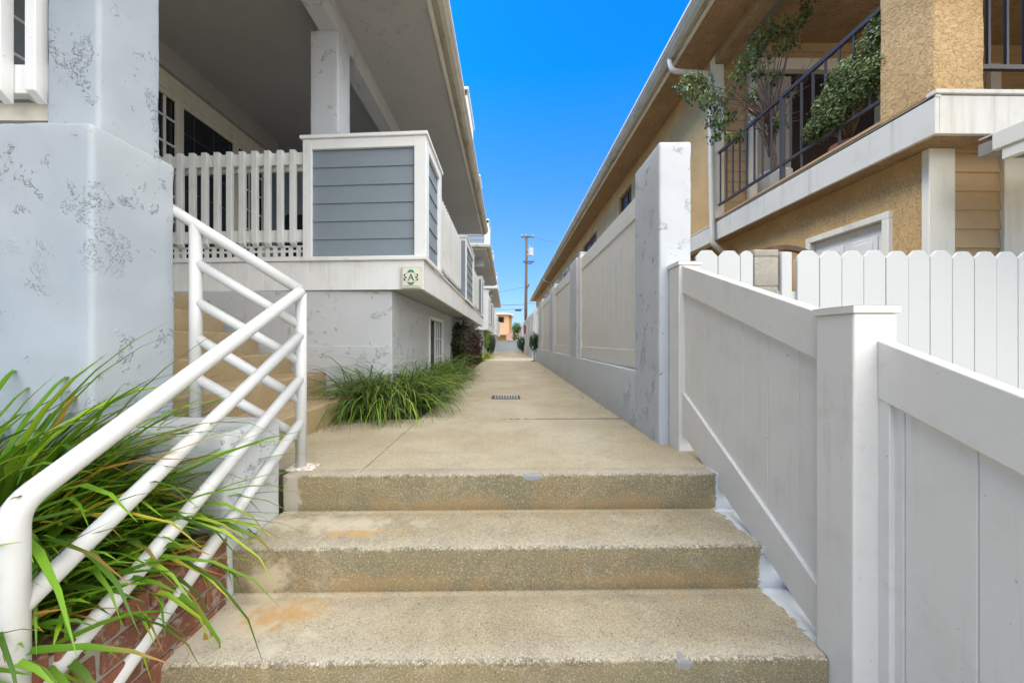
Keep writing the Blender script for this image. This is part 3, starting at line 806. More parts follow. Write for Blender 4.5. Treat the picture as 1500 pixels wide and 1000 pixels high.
# curtain seen in the right hand pane
# --- roof deck guard above the gutter
def deck_box(y0, y1, x1, root, z0=4.1, z1=4.92):
    q = MB(); q.box(x1 - 1.4, x1, y0, y0 + .06, z1 - .1, z1); q.box(x1 - .14, x1, y0, y1, z0, z1 - .001); q.box(x1 - 1.4, x1 - .13, y0, y0 + .06, z0, z0 + .1)
    q.box(x1 - 1.45, x1 + .03, y0 - .03, y0 + .1, z1, z1 + .04); q.box(x1 - .16, x1 + .03, y0 + .1, y1 + .03, z1, z1 + .04)
    o = q.build('roof_deck_guard', M['white'], root, bev=.004)
    s = MB(); lap_siding(s, x1 - 1.38, x1 - .13, z0 + .08, z1 - .08, 'y', y0 + .03, -1, .17, lap=.012); s.build('siding', M['siding_grey'], o)
deck_box(6.15, 7.3, -.69, A); deck_box(9.0, 9.7, -.70, A, z1=4.75)

# --- house letter tile
tl = thing('address_tile', (-.88, 3.3, 1.12), 'glazed tile with a black letter A on the corner of the white balcony band', 'sign')
q = MB(); q.box(-.975, -.785, 3.298, 3.318, 1.120, 1.318); q.shear(); q.build('frame', M['cream'], tl, bev=.006, seg=2)
q = MB(); q.box(-.958, -.802, 3.292, 3.299, 1.140, 1.298); q.shear(); q.build('tile_face', M['tile'], tl, bev=.002)
cx, cz = -.880, 1.218
def poly(mb, pts, y=3.2885):
    mb.prism([(cx + a, cz + b) for a, b in pts], 'y', y, y + .003)
q = MB()
def bar(mb, a, b, w):
    a = Vector(a); b = Vector(b); n = Vector((-(b - a).y, (b - a).x)).normalized() * w / 2
    poly(mb, [tuple(a + n), tuple(a - n), tuple(b - n), tuple(b + n)])
bar(q, (-.024, -.028), (.0015, .031), .0062); bar(q, (.024, -.028), (-.0015, .031), .0085); bar(q, (-.015, -.009), (.015, -.009), .005)
bar(q, (-.031, -.028), (-.018, -.028), .003); bar(q, (.016, -.028), (.032, -.028), .003)
q.shear(); q.build('letter', M['black'], tl)
def petal(mb, c, ang, L, w):
    pts = [(-L / 2, 0), (-L / 6, w / 2), (L / 4, w / 2.3), (L / 2, 0), (L / 4, -w / 2.3), (-L / 6, -w / 2)]
    poly(mb, [(c[0] + a * math.cos(ang) - b * math.sin(ang), c[1] + a * math.sin(ang) + b * math.cos(ang)) for a, b in pts])
q = MB()
for sx in (-1, 1):
    petal(q, (sx * .050, .0), 0 if sx < 0 else PI, .026, .014); petal(q, (sx * .061, .021), PI / 2 + sx * .5, .026, .013); petal(q, (sx * .061, -.021), -PI / 2 - sx * .5, .026, .013)
q.shear(); q.build('leaf_motif', M['navy'], tl)
q = MB()
for sz in (-1, 1):
    for k_ in range(5):
        a = PI / 2 * sz + (k_ - 2) * .75; petal(q, (.016 * math.cos(a), sz * .052 + .010 * math.sin(a)), a, .026, .013)
    petal(q, (-.02, sz * .049), .3, .03, .010); petal(q, (.02, sz * .049), -.3, .03, .010)
q.shear(); q.build('flower_motif', M['teal'], tl)
q = MB(); n_ = 40
for i in range(n_):
    a0, a1 = 2 * PI * i / n_, 2 * PI * (i + 1) / n_
    if abs(math.sin((a0 + a1) / 2)) > .93 or abs(math.cos((a0 + a1) / 2)) > .93: continue
    poly(q, [(.052 * math.cos(a0), .052 * math.sin(a0)), (.0545 * math.cos(a0), .0545 * math.sin(a0)), (.0545 * math.cos(a1), .0545 * math.sin(a1)), (.052 * math.cos(a1), .052 * math.sin(a1))])
q.shear(); q.build('ring_motif', M['olive'], tl)

# --- porch stairs
xs_ = [-1.35, -1.70, -2.02, -2.33, -2.65, -2.96, -3.27, -3.45]; zs_ = [.165, .345, .52, .705, .89, 1.07, 1.25, 1.374]
pts = [(-1.35, -.2)]
stt = thing('porch_stairs', (-2, 2.5, 0), 'tan concrete stairs climbing left to the porch behind the handrail', 'stairs')
for i in range(8):
    xr = xs_[i]; xl = xs_[i + 1] if i < 7 else -4.3
    y1 = 3.38 if i else 3.33
    q = soft_box(xl - .02, xr, 1.71, y1 + .02, zs_[i] - .21, zs_[i], r=.012, step=.06, amp=.003)
    q.build('step', M['stair'], stt, smooth=True)
q = MB(); q.box(-3.4, -2.0, 1.72, 3.38, -.6, .25); q.box(-4.2, -3.0, 1.72, 3.38, .2, .95); q.box(-2.1,-1.4,1.72,3.3,-.6,.1); q.build('stair_base', M['stair'], stt)

# ------------------------------------------------------------------ further left units
def far_unit(Y0, Y1, yb0, label, near_detail):
    U_ = thing('apartment_block', (-2.5, (Y0 + Y1) / 2, 0), label, 'building')
    q = MB(); q.box(-6, -.79, Y0, Y1, 4.02, 4.06); q.build('eave_soffit', M['soffit'], U_)
    q = MB(); q.box(-.79, -.765, Y0, Y1, 4.005, 4.18); q.box(-6, -.765, Y0 - .025, Y0 - .001, 4.0, 4.16); q.build('fascia', M['gutter'], U_, bev=.003)
    gutter(-.765, 4.01, 1, Y0 - .03, Y1, U_)
    q = MB(); q.box(-6, -.62, Y0 - .16, Y0 - .03, 4.06, 4.155); q.build('front_gutter', M['gutter_in'], U_)
    q = MB(); q.prism([(-.78, 4.17), (-5, 4.5), (-9, 4.17), (-9, 4.06), (-.78, 4.06)], 'y', Y0, Y1); q.build('roof', M['roof'], U_)
    deck_box(Y0 - .05, Y0 + 1.4, -.69, U_, z1=5.05)
    deck_box(Y0 + 4.0, Y0 + 5.2, -.69, U_, z1=4.9)
    q = MB(); q.box(-6, -.775, yb0, Y1, 1.10, 1.385); q.build('balcony_band', M['white'], U_, bev=.004)
    q = MB(); q.box(-6, -.96, yb0 + .35, Y1, -.1, 1.10); q.build('lower_wall', M['stucco_grey'], U_)
    q = MB(); q.box(-6, -1.9, yb0 + 1, Y1, 1.386, 4.02); q.build('upper_wall', M['siding_grey'], U_)
    q = MB(); q.box(-6, -.98, yb0 + .2, yb0 + .45, 3.7, 4.02); q.box(-1.9, -1.72, yb0, Y1, 3.78, 4.02); q.build('beam', M['stucco_grey'], U_)
    q = MB(); q.box(-.98, -.75, yb0, yb0 + .25, 1.386, 2.62); q.box(-1.0, -.73, yb0 - .02, yb0 + .27, 2.62, 2.68); q.build('corner_post', M['white'], U_, bev=.004)
    L = Y1 - yb0
    side_guard(yb0 + .9, yb0 + 2.2, root=U_); side_guard(yb0 + 3.9, yb0 + 5.2, root=U_)
    if near_detail: side_guard(Y1 - .9, Y1, root=U_)
    for a, b in ((yb0 + .26, yb0 + .89), (yb0 + 2.21, yb0 + 3.89), (yb0 + 5.21, Y1 - .95)):
        if b - a > .3:
            q = MB(); q.box(-.905, -.87, a, b, 2.33, 2.44); q.box(-.905, -.87, a, b, 1.59, 1.70); q.box(-.89, -.88, a, b, 1.386, 1.53)
            k = a + .05
            while k < b: q.box(-.87, -.832, k, k + .042, 1.56, 2.45); k += .127
            q.build('railing', M['white2'], U_)
far_unit(13.2, 21.85, 14.4, 'second apartment block along the left, its eave stepping out beyond the first', True)
far_unit(23.6, 36.5, 24.4, 'farthest apartment block on the left, mostly hidden behind the one before it', True)

# ================================================================== RIGHT BOUNDARY WALL
BW = thing('boundary_wall', (1.03, 10, 0), 'long low grey stucco wall with tall piers and white panels along the right of the walkway', 'wall')
soft_box(.935, 1.13, 2.60, 25.5, -.1, .418, r=.010, step=.5, amp=.002).build('base_wall', M['stucco_grey'], BW, smooth=True)
o_ = soft_box(.935, 1.135, 2.20, 2.625, -.1, 1.862, r=.016, amp=.004).build('pier', M['stucco_grey'], BW, smooth=True)
py = [4.87, 7.47, 10.07, 12.62, 15.2, 17.8, 20.4, 23.0]
for i, y in enumerate(py):
    soft_box(.937, 1.135, y, y + .50, .40, 1.775 - .006 * i, r=.014, step=.12, amp=.003).build('pier', M['stucco_grey'], BW, smooth=True)
edges = [2.625] + [y + .50 for y in py]
for i, y in enumerate(py):
    a = edges[i]
    f = MB(); f.box(.965, 1.075, y - .125, y - .004, .42, 1.80); f.box(.967, 1.06, a + .003, a + .03, .42, 1.745 if i else 1.755)
    f.box(.978, 1.02, a + .03, y - .125, 1.575, 1.735); f.box(.978, 1.02, a + .03, y - .125, .428, .565)
    pn = f.build('fence_panel', M['vinyl'], BW, bev=.003)
    c = MB(); c.box(.960, 1.08, y - .13, y + .002, 1.80, 1.815); c.build('post_cap', M['vinyl'], pn, bev=.002)
    s = MB(); groove_sheet(s, a + .03, y - .125, .55, 1.59, 'x', .99, -1, .152, thick=.02, groove=.006, depth=.004, start=.08); s.build('board', M['vinyl'], pn)

# ================================================================== STAIR FENCE (white vinyl, stepping down)
SF = thing('stair_fence', (1.05, 1.1, -.7), 'raked white vinyl privacy fence stepping down along the right of the steps', 'fence')
q = MB(); q.box(.990, 1.117, 1.015, 1.142, -.72, .713); q.build('post', M['vinyl'], SF, bev=.006, seg=3)
q = MB(); q.box(.990, 1.117, 2.062, 2.189, -.02, 1.072); q.build('post', M['vinyl'], SF, bev=.006, seg=3)
def cap(y0, y1, z):
    q = MB(); q.box(.984, 1.123, y0 - .006, y1 + .006, z, z + .022)
    x0, x1, a, b = .984, 1.123, y0 - .006, y1 + .006
    q.add([(x0, a, z + .022), (x1, a, z + .022), (x1, b, z + .022), (x0, b, z + .022), ((x0 + x1) / 2, (a + b) / 2, z + .03)], [(0, 1, 4), (1, 2, 4), (2, 3, 4), (3, 0, 4)])
    q.build('post_cap', M['vinyl'], SF, bev=.002)
cap(1.015, 1.142, .713); cap(2.062, 2.189, 1.072)
def raked(x0, x1, ya, yb, za0, za1, zb0, zb1):
    """rail from ya (low end) to yb; z0 = underside, z1 = top at each end"""
    q = MB(); q.prism([(ya, za0), (ya, za1), (yb, zb1), (yb, zb0)], 'x', x0, x1); o = q.build('rail', M['vinyl'], SF, bev=.004, seg=2); return fix(o)
raked(1.010, 1.062, 1.14, 2.063, .562, .722, .912, 1.068)
raked(1.010, 1.062, 1.14, 2.063, -.325, -.172, .10, .34)
s = MB(); groove_sheet(s, 1.14, 2.063, 0, 0, 'x', 1.026, -1, .152, thick=.02, groove=.006, depth=.004, start=.11,
    ztop=lambda u: .60 + (u - 1.14) * .379, zbot=lambda u: -.20 + (u - 1.14) * .545); s.build('board', M['vinyl'], SF)
raked(1.058, 1.098, .10, 1.016, .108, .268, .470, .636)
s = MB(); groove_sheet(s, .10, 1.016, 0, 0, 'x', 1.076, -1, .152, thick=.02, groove=.006, depth=.004, start=.10,
    ztop=lambda u: .15 + (u - .10) * .396, zbot=lambda u: -.72); s.build('board', M['vinyl'], SF)
q = MB(); q.box(1.062, 1.10, .985, 1.016, -.7, .48); q.build('channel', M['vinyl'], SF, bev=.002)
q = MB(); q.prism([(.3, -.72), (1.3, -.72), (2.3, -.3), (2.3, .06), (2.06, .06), (1.2, -.36), (.3, -.68)], 'x', 1.102, 1.22)
o = fix(q.build('stringer_wall', M['stucco_blue'])); tag(o, 'low painted stucco kerb under the raked white fence beside the steps', 'low wall')

# ================================================================== PICKET FENCE
PF = thing('picket_fence', (2.2, 2.25, -.45), 'white dog-eared picket fence behind the vinyl fence, in front of the tan building', 'fence')
rnd = random.Random(11)
def picket(x0, w=.141, zt=1.207):
    q = MB(); c = .036; dz = rnd.uniform(-.004, .004); y = 2.245 + rnd.uniform(-.002, .002); w -= .0025
    if w < .1: c = .022
    q.prism([(x0, -.45), (x0 + w, -.45), (x0 + w, zt + dz - c * 1.15), (x0 + w - c, zt + dz - .003), (x0 + w * .5, zt + dz), (x0 + c, zt + dz - .003), (x0, zt + dz - c * 1.15)], 'y', y, y + .016)
    o = fix(q.build('picket', M['picket'], PF, bev=.002))
    n = MB()
    for xx in (x0 + .03, x0 + w - .03):
        for zz in (.90, .10):
            z_ = zz + rnd.uniform(-.006, .006); n.prism([(xx + .0032 * math.cos(a), z_ + .0032 * math.sin(a)) for a in [PI / 3 * i for i in range(6)]], 'y', y - .0008, y + .001)
    n.build('nail', M['metal'], o)
picket(1.186); picket(1.328); picket(1.470, .082)
x = 1.832
while x < 4.4: picket(x); x += .1421
q = MB(); q.box(1.69, 4.4, 2.262, 2.30, .86, .95); q.box(1.15, 4.4, 2.262, 2.30, .06, .15); q.box(1.15, 1.55, 2.262, 2.30, .86, .95); q.build('rail', M['picket'], PF)
q = MB(); q.box(1.728, 1.793, 2.24, 2.33, -.45, 1.195); q.build('post', M['picket'], PF, bev=.003)
BP = thing('block_pillar', (1.64, 2.3, -.45), 'grey concrete block pillar between the white pickets', 'pillar')
for i in range(9):
    z = 1.213 - i * .19
    q = soft_box(1.562, 1.715, 2.252, 2.42, z - (.045 if i == 0 else .19) + .004, z, r=.006, step=.06, amp=.002) if i == 0 else soft_box(1.562, 1.715, 2.252, 2.42, z - .185 + .145, z + .145 - .004, r=.006, step=.06, amp=.002)
    q.build('block', M['block'], BP, smooth=True)
q = MB(); q.box(1.566, 1.711, 2.256, 2.416, -.45, 1.20); q.build('mortar_core', M['mortar'], BP)
GT = thing('wooden_gate', (2.1, 2.62, -.45), 'arched dark brown wooden gate frame glimpsed in the gap of the picket fence', 'gate')
q = MB()
q.box(2.22, 2.25, 2.60, 2.64, -.4, 1.30)
arc = [(1.80 + .45 * i / 10, 1.262 + .075 * math.sin(PI * (.1 + .8 * i / 10)) ) for i in range(11)]
for i in range(10): q.prism([arc[i], arc[i + 1], (arc[i + 1][0], arc[i + 1][1] - .035), (arc[i][0], arc[i][1] - .035)], 'y', 2.60, 2.64)
q.box(1.80, 1.83, 2.60, 2.64, -.4, 1.28); q.build('gate_frame', M['dark_wood'], GT)
q = MB(); groove_sheet(q, 1.83, 2.22, -.35, 1.24, 'y', 2.625, -1, .09); q.build('gate_panel', M['siding_tan'], GT)

# ================================================================== RIGHT BUILDING
B = thing('tan_apartment_building', (5, 15, -.45), 'tan lace stucco apartment building with iron balcony rail rising on the right', 'building')
# upper wall with window openings
wins = [(8.36, 9.28, 3.35, 4.33, False), (11.63, 13.7, 3.35, 4.25, False), (17.1, 18.8, 3.3, 4.15, True), (20.3, 21.6, 3.3, 4.15, True), (26.5, 28, 3.3, 4.15, True)]
q = MB(); y = 5.12
for (a, b, za, zb, wh) in wins:
    q.box(2.9, 3.1, y, a, 2.28, 4.68); q.box(2.9, 3.1, a, b, 2.28, za); q.box(2.9, 3.1, a, b, zb, 4.68); y = b
q.box(2.9, 3.1, y, 36, 2.28, 4.68); q.box(2.9, 9, 35.9, 36, -.5, 4.68)
q.build('upper_wall', M['tan_wall'], B)
for (a, b, za, zb, wh) in wins:
    f = MB(); t_ = .05
    xx = 2.885 if wh else 2.955
    f.box(xx, 2.99, a, a + t_, za, zb); f.box(xx, 2.99, b - t_, b, za, zb); f.box(xx, 2.99, a + t_, b - t_, zb - t_, zb); f.box(xx, 2.99, a + t_, b - t_, za, za + t_); f.box(2.96, 2.99, (a + b) / 2 - .025, (a + b) / 2 + .025, za, zb)
    w_ = f.build('window', M['white'] if wh else M['dark_wood'], B)
    g = MB(); g.box(2.992, 3.0, a, b, za, zb); g.build('pane', M['glass'] if wh else M['glass2'], w_)
q = MB(); q.box(2.878, 3.0, 5.06, 36, 2.03, 2.262); q.box(2.872, 2.95, 5.06, 36, 2.262, 2.282); q.build('trim_band', M['old_white'], B, bev=.003)
q = MB(); q.box(2.905, 3.4, 5.2, 36, 2.05, 2.275); q.build('floor_edge', M['tan_soffit'], B)
# lower wall with door
q = MB(); q.box(3.1, 3.3, 2.62, 2.87, -.5, 2.045); q.box(3.1, 3.3, 3.64, 36, -.5, 2.045); q.box(3.1, 3.3, 2.87, 3.64, 1.66, 2.045)
q.build('lower_wall', M['tan_wall'], B)
q = MB(); q.box(3.06, 3.2, 2.85, 2.905, -.45, 1.625); q.box(3.06, 3.2, 3.60, 3.655, -.45, 1.625); q.box(3.06, 3.2, 2.85, 3.655, 1.625, 1.68)
dfr = q.build('door', M['cream'], B, bev=.004)
q = MB(); q.box(3.125, 3.17, 2.905, 3.60, -.43, 1.62); q.build('door_leaf', M['vinyl'], dfr)
for (a, b) in ((2.985, 3.215), (3.29, 3.52)):
    for (za, zb) in ((1.0, 1.52), (.1, .85)):
        q = MB(); q.box(3.112, 3.126, a, b, za, zb); q.box(3.104, 3.113, a + .035, b - .035, za + .035, zb - .035); q.build('door_panel', M['vinyl'], dfr, bev=.005)
# wall facing the viewer under the balcony
q = MB(); q.box(3.095, 3.28, 2.59, 2.62, -.5, 2.045); q.box(3.085, 3.1, 2.59, 2.64, -.5, 2.045); q.box(3.64, 6.0, 2.585, 2.62, -.5, 2.045); q.build('corner_board', M['cream'], B, bev=.003)
q = MB(); lap_siding(q, 3.28, 3.64, -.5, 2.02, 'y', 2.615, -1, .142, lap=.012); q.box(3.28, 3.64, 2.60, 2.61, 2.02, 2.045); q.build('siding', M['siding_tan'], B)
# balcony slab and fascia
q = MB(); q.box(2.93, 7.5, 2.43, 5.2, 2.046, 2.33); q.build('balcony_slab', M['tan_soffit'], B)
q = MB(); q.box(2.9, 2.93, 2.40, 5.0, 2.04, 2.305); q.box(2.9, 2.938, 2.395, 5.02, 2.285, 2.306)
q.box(2.931, 3.55, 2.40, 2.43, 2.04, 2.300); q.box(3.551, 7, 2.402, 2.43, 2.165, 2.302)
q.box(2.892, 7.2, 2.385, 2.45, 2.306, 2.335); q.box(3.30, 7.2, 2.46, 2.52, 2.335, 2.372)
q.build('balcony_fascia', M['old_white'], B, bev=.003)
q = MB(); q.box(2.915, 3.0, 2.77, 5.0, 2.332, 2.352); q.build('balcony_edge', M['siding_tan'], B)
o = soft_box(2.903, 3.25, 2.405, 2.77, 2.31, 4.68, r=.018, amp=.006, step=.03).build('stucco_pillar', M['tan_stucco'], B, smooth=True)
# balcony back wall facing the viewer
q = MB(); lap_siding(q, 3.03, 3.42, 2.33, 4.66, 'y', 5.10, -1, .15, lap=.012); lap_siding(q, 3.03, 8.2, 4.63, 4.92, 'y', 5.11, -1, .145, lap=.012); lap_siding(q, 5.4, 8.2, 2.33, 4.63, 'y', 5.10, -1, .15, lap=.012)
lap_siding(q, 2.5, 5.1, 2.33, 4.92, 'x', 8.1, -1, .15, lap=.012)
q.build('balcony_siding', M['siding_tan'], B)
q = MB(); q.box(2.893, 3.03, 4.985, 5.10, 2.30, 4.62); q.box(2.875, 3.06, 4.97, 5.0, 2.335, 2.40); q.build('corner_post', M['cream'], B, bev=.003)
q = MB(); q.box(3.42, 3.53, 5.03, 5.11, 2.33, 4.47); q.box(3.42, 5.4, 5.02, 5.11, 4.47, 4.63); q.box(5.29, 5.4, 5.03, 5.11, 2.33, 4.47)
sd_ = q.build('sliding_door', M['cream'], B, bev=.004)
q = MB(); q.box(6.9, 7.05, 5.04, 5.11, 2.33, 4.6); q.build('trim_board', M['cream'], B)
q = MB(); q.box(3.53, 5.29, 5.115, 5.12, 2.33, 4.47); q.build('pane', M['glass'], sd_)
q = MB()
k = 3.54
while k < 4.03: q.prism([(k, 5.108), (k + .055, 5.09), (k + .058, 5.094), (k + .004, 5.112)], 'z', 2.72, 4.42); k += .066
q.build('blind', M['curtain'], sd_)
q = MB(); k = 3.54
while k < 4.03: q.box(k, k + .055, 5.085, 5.10, 2.36, 2.70); k += .06
q.build('lower_panel', M['white'], sd_)
# iron rails
q = MB(); q.box(2.935, 2.968, 2.77, 4.97, 3.235, 3.275); q.box(2.938, 2.965, 2.77, 4.97, 2.515, 2.545); q.box(2.932, 2.972, 3.80, 3.84, 2.33, 3.24)
rr = q.build('balcony_railing', M['iron'], B, bev=.002)
q_y = 2.885
while q_y < 4.95:
    if abs(q_y - 3.82) > .05:
        q = MB(); q.box(2.943, 2.960, q_y - .008, q_y + .008, 2.53, 3.24)
        if q_y < 3.75 and int((q_y - 2.885) / .137) % 3 == 2: q.box(2.944, 2.959, q_y - .0075, q_y + .0075, 2.34, 2.52)
        q.build('baluster', M['iron'], rr)
    q_y += .137
q = MB(); q.box(3.255, 7.2, 2.585, 2.615, 2.625, 2.66); q.box(3.255, 7.2, 2.58, 2.62, 3.30, 3.34)
r2 = q.build('balcony_railing', M['iron'], B, bev=.002)
for i in range(26):
    q = MB(); xx = 3.40 + i * .137; q.box(xx - .009, xx + .009, 2.591, 2.609, 2.64, 3.32); q.build('baluster', M['iron'], r2)
# beam, soffits, fascia, gutter, roof
q = MB(); q.box(2.901, 3.07, 0.4, 5.2, 4.50, 4.70); q.build('beam', M['tan_soffit'], B)
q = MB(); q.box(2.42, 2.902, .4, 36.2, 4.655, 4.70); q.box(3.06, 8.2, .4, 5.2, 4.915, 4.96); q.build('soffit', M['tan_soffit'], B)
q = MB(); q.box(2.395, 2.42, .4, 36.25, 4.635, 4.80); q.box(2.388, 2.432, .4, 36.25, 4.62, 4.65); q.build('fascia', M['gutter'], B, bev=.004)
gutter(2.395, 4.635, -1, .4, 36.3, B)
q = MB(); q.prism([(2.41, 4.79), (6, 5.2), (9, 4.9), (9, 4.97), (3.0, 4.965), (2.42, 4.71)], 'y', .4, 36.2); q.build('roof', M['roof'], B)
# downspout
q = MB()
dp = [(2.315, 5.11, 4.68), (2.33, 5.10, 4.56)] + arc_corner((2.33, 5.10, 4.56), (2.36, 5.09, 4.475), (2.80, 5.02, 4.40), .05) + arc_corner((2.40, 5.05, 4.46), (2.84, 5.01, 4.38), (2.84, 4.98, 4.0), .06) + [(2.84, 4.98, 3.2), (2.84, 4.95, 2.12)] + arc_corner((2.84, 4.95, 2.3), (2.84, 4.95, 1.99), (3.0, 4.95, 1.87), .05) + [(3.04, 4.95, 1.84)]
q.tube(dp, .034, 12); q.build('downspout', M['old_white'], B, smooth=True)
q = MB(); q.tube([(2.315, 22.9, 4.68), (2.36, 22.9, 4.5), (2.84, 22.9, 4.38), (2.84, 22.9, 2.0)], .04, 10); q.build('downspout', M['old_white'], B, smooth=True)
# lower porch roof edge at the far right
q = MB(); q.box(3.13, 3.17, .8, 2.285, 1.86, 1.975); q.box(3.145, 3.18, .8, 2.25, 1.785, 1.865)
pr = q.build('porch_roof_fascia', M['old_white'], B, bev=.006)
q = MB(); q.prism([(3.17, 1.95), (5.5, 2.15), (5.5, 1.85), (3.17, 1.87)], 'y', .8, 2.38); q.build('porch_roof', M['roof'], B)
q = MB(); q.prism([(3.16, 1.985), (5.5, 2.165), (5.5, 2.155), (3.16, 1.975)], 'y', .8, 2.37); q.build('porch_roof_flashing', M['metal'], B)

# ------------------------------------------------------------------ balcony plants
def leaf_cloud(mb, pts, size, n, seed, droop=.8, tint_fn=None):
    for i, (x, y, z, r) in enumerate(pts):
        leaves(mb, int(n * r / .1), (x, y, z), (r, r * .9, r), size, .25, seed + i, tint_fn, droop=droop)
fc = thing('potted_fig', (3.16, 4.2, 2.335), 'tall weeping fig in a pale pot spilling over the balcony rail by the downspout', 'potted tree')
q = MB()
def lathe(mb, c, prof, n=24):
    vs = [(c[0] + r * math.cos(2 * PI * k / n), c[1] + r * math.sin(2 * PI * k / n), c[2] + z) for r, z in prof for k in range(n)]
    fs = [(i * n + j, i * n + (j + 1) % n, (i + 1) * n + (j + 1) % n, (i + 1) * n + j) for i in range(len(prof) - 1) for j in range(n)]
    mb.add(vs, fs + [tuple(range(n))[::-1]])
lathe(q, (3.16, 4.2, 2.335), [(.10, 0), (.13, .05), (.155, .2), (.165, .24), (.165, .27), (.145, .27), (.14, .23), (0.001, .22)]); q.build('pot', M['pot'], fc, smooth=True)
q = MB(); rnd = random.Random(21)
for k in range(5):
    a0 = k * 2 * PI / 5; pts = []
    for i in range(12):
        t = i / 11; a = a0 + t * 5; r = .022 * (1 - .2 * t)
        pts.append((3.16 + r * math.cos(a) - .05 * t, 4.2 + r * math.sin(a), 2.55 + .62 * t))
    q.tube(pts, .014, 6)
top = Vector((3.11, 4.2, 3.17))
FC = [(2.06,4.2,3.60,.09),(2.16,4.2,3.69,.10),(2.14,4.15,3.50,.09),(2.3,4.2,3.66,.10),(2.36,4.2,3.50,.09),(2.28,4.1,3.38,.07),(2.46,4.2,3.40,.09),(2.40,4.2,3.22,.08),(2.56,4.2,3.52,.09),
      (2.50,4.2,3.16,.08),(2.44,4.2,3.03,.07),(2.62,4.2,3.28,.07),(2.70,4.2,3.72,.10),(2.78,4.2,3.86,.10),(2.86,4.2,4.0,.10),(2.94,4.2,4.14,.10),(3.04,4.2,4.26,.11),(3.2,4.2,4.32,.10),(3.36,4.2,4.36,.09),
      (3.5,4.2,4.48,.08),(3.56,4.2,4.60,.07),(3.06,4.25,4.02,.10),(3.24,4.2,4.10,.09),(3.4,4.2,4.18,.07),(2.94,4.2,3.80,.08),(3.14,4.2,3.72,.07),(2.86,4.2,3.50,.07),(3.12,4.1,3.13,.08),(2.56,4.1,2.98,.05),(2.74,4.2,3.05,.06),(3.36,4.2,3.55,.05)]
for (x, y, z, r) in FC:
    mid = Vector(((top.x * .55 + x * .45), (top.y + y) / 2, max(top.z + .25, z * .5 + top.z * .5 + .14)))
    q.tube([top, (top + mid) / 2 + Vector((rnd.gauss(0, .02), rnd.gauss(0, .03), .02)), mid, (x, y, z)], [.013, .009, .006, .002], 5)
for k in range(55):
    e = Vector((rnd.uniform(2.6, 3.5), 4.2 + rnd.gauss(0, .12), rnd.uniform(3.15, 3.95)))
    q.tube([top + Vector((rnd.gauss(0, .02), 0, rnd.uniform(-.4, .1))), (top + e) / 2 + Vector((rnd.gauss(0, .05), 0, rnd.gauss(.03, .04))), e], [.006, .004, .0015], 4)
q.build('trunk', M['bark'], fc, smooth=True)
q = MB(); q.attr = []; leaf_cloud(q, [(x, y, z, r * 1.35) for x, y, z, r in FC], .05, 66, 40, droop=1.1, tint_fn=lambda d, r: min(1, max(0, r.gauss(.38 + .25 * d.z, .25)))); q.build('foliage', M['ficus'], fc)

ps = thing('potted_shrub', (3.12, 3.2, 2.335), 'dense small-leaved shrub in a terracotta bowl against the tan pillar on the balcony', 'potted plant')
q = MB(); lathe(q, (3.13, 3.25, 2.335), [(.09, 0), (.13, .05), (.15, .09), (.14, .10), (.0, .09)]); q.build('pot', M['terracotta'], ps, smooth=True)
q = MB(); q.attr = []
SH = [(3.10, 3.50, 2.62, .12), (3.10, 3.36, 2.68, .15), (3.08, 3.22, 2.76, .18), (3.10, 3.08, 2.86, .18), (3.12, 2.97, 3.0, .16), (3.14, 2.93, 3.14, .12), (3.08, 3.05, 2.70, .15), (3.05, 3.25, 2.60, .13), (3.06, 2.92, 2.78, .12), (3.15, 3.2, 2.98, .10), (3.05, 3.42, 2.53, .10), (3.10, 3.60, 2.58, .07)]
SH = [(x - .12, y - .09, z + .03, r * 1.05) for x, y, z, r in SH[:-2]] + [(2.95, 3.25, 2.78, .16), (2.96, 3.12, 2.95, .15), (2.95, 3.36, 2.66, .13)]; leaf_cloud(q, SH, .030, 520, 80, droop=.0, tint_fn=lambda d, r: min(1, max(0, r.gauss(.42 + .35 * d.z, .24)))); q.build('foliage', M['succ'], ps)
q = MB()
for (x, y, z, r) in SH: q.tube([(3.13, 3.25, 2.45), ((3.13 + x) / 2, (3.25 + y) / 2, 2.5 + (z - 2.5) * .4), (x, y, z)], [.01, .007, .003], 5)
q.build('stem', M['bark'], ps, smooth=True)

# ================================================================== PLANTS ALONG THE WALK
# foreground strap-leaf bed
CL = [((-1.52, 1.22, -.16), 250, (.46, .86), 0, 'strap-leaved clump against the stucco block, crossing the upper part of the handrail'),
      ((-1.46, 1.0, -.16), 230, (.36, .66), 0, 'strap-leaved clump beside the bricks, pushing through the middle of the handrail'),
      ((-1.33, .82, -.16), 130, (.28, .50), -.6, 'strap-leaved clump nearest the bottom of the handrail, drooping over the bricks'),
      ((-1.64, 1.14, -.14), 280, (.62, 1.12), 0, 'tall strap-leaved clump in front of the blue pier, second from the left edge'),
      ((-1.58, 1.02, -.14), 210, (.60, 1.0), 0, 'strap-leaved clump with yellowing leaves at the far left edge'),
      ((-1.26, .74, -.13), 80, (.26, .46), 0, 'low strap-leaved clump leaning over the bricks beside the lower handrail post'),
      ((-1.32, .98, -.13), 80, (.24, .40), 0, 'low strap-leaved clump on the brick edge below the middle of the handrail'),
      ((-1.45, .78, -.16), 150, (.4, .75), 0, 'strap-leaved clump behind the lower handrail post'),
      ((-1.36, 1.12, -.16), 220, (.25, .50), 0, 'short dense strap-leaved clump filling the bed behind the middle handrail bars'),
      ((-1.38, .86, -.16), 200, (.25, .48), 0, 'short dense strap-leaved clump filling the bed behind the lowest handrail bars'),
      ((-1.86, 1.18, -.16), 160, (.6, 1.0), 0, 'tall strap-leaved clump mostly outside the left edge of the view')]
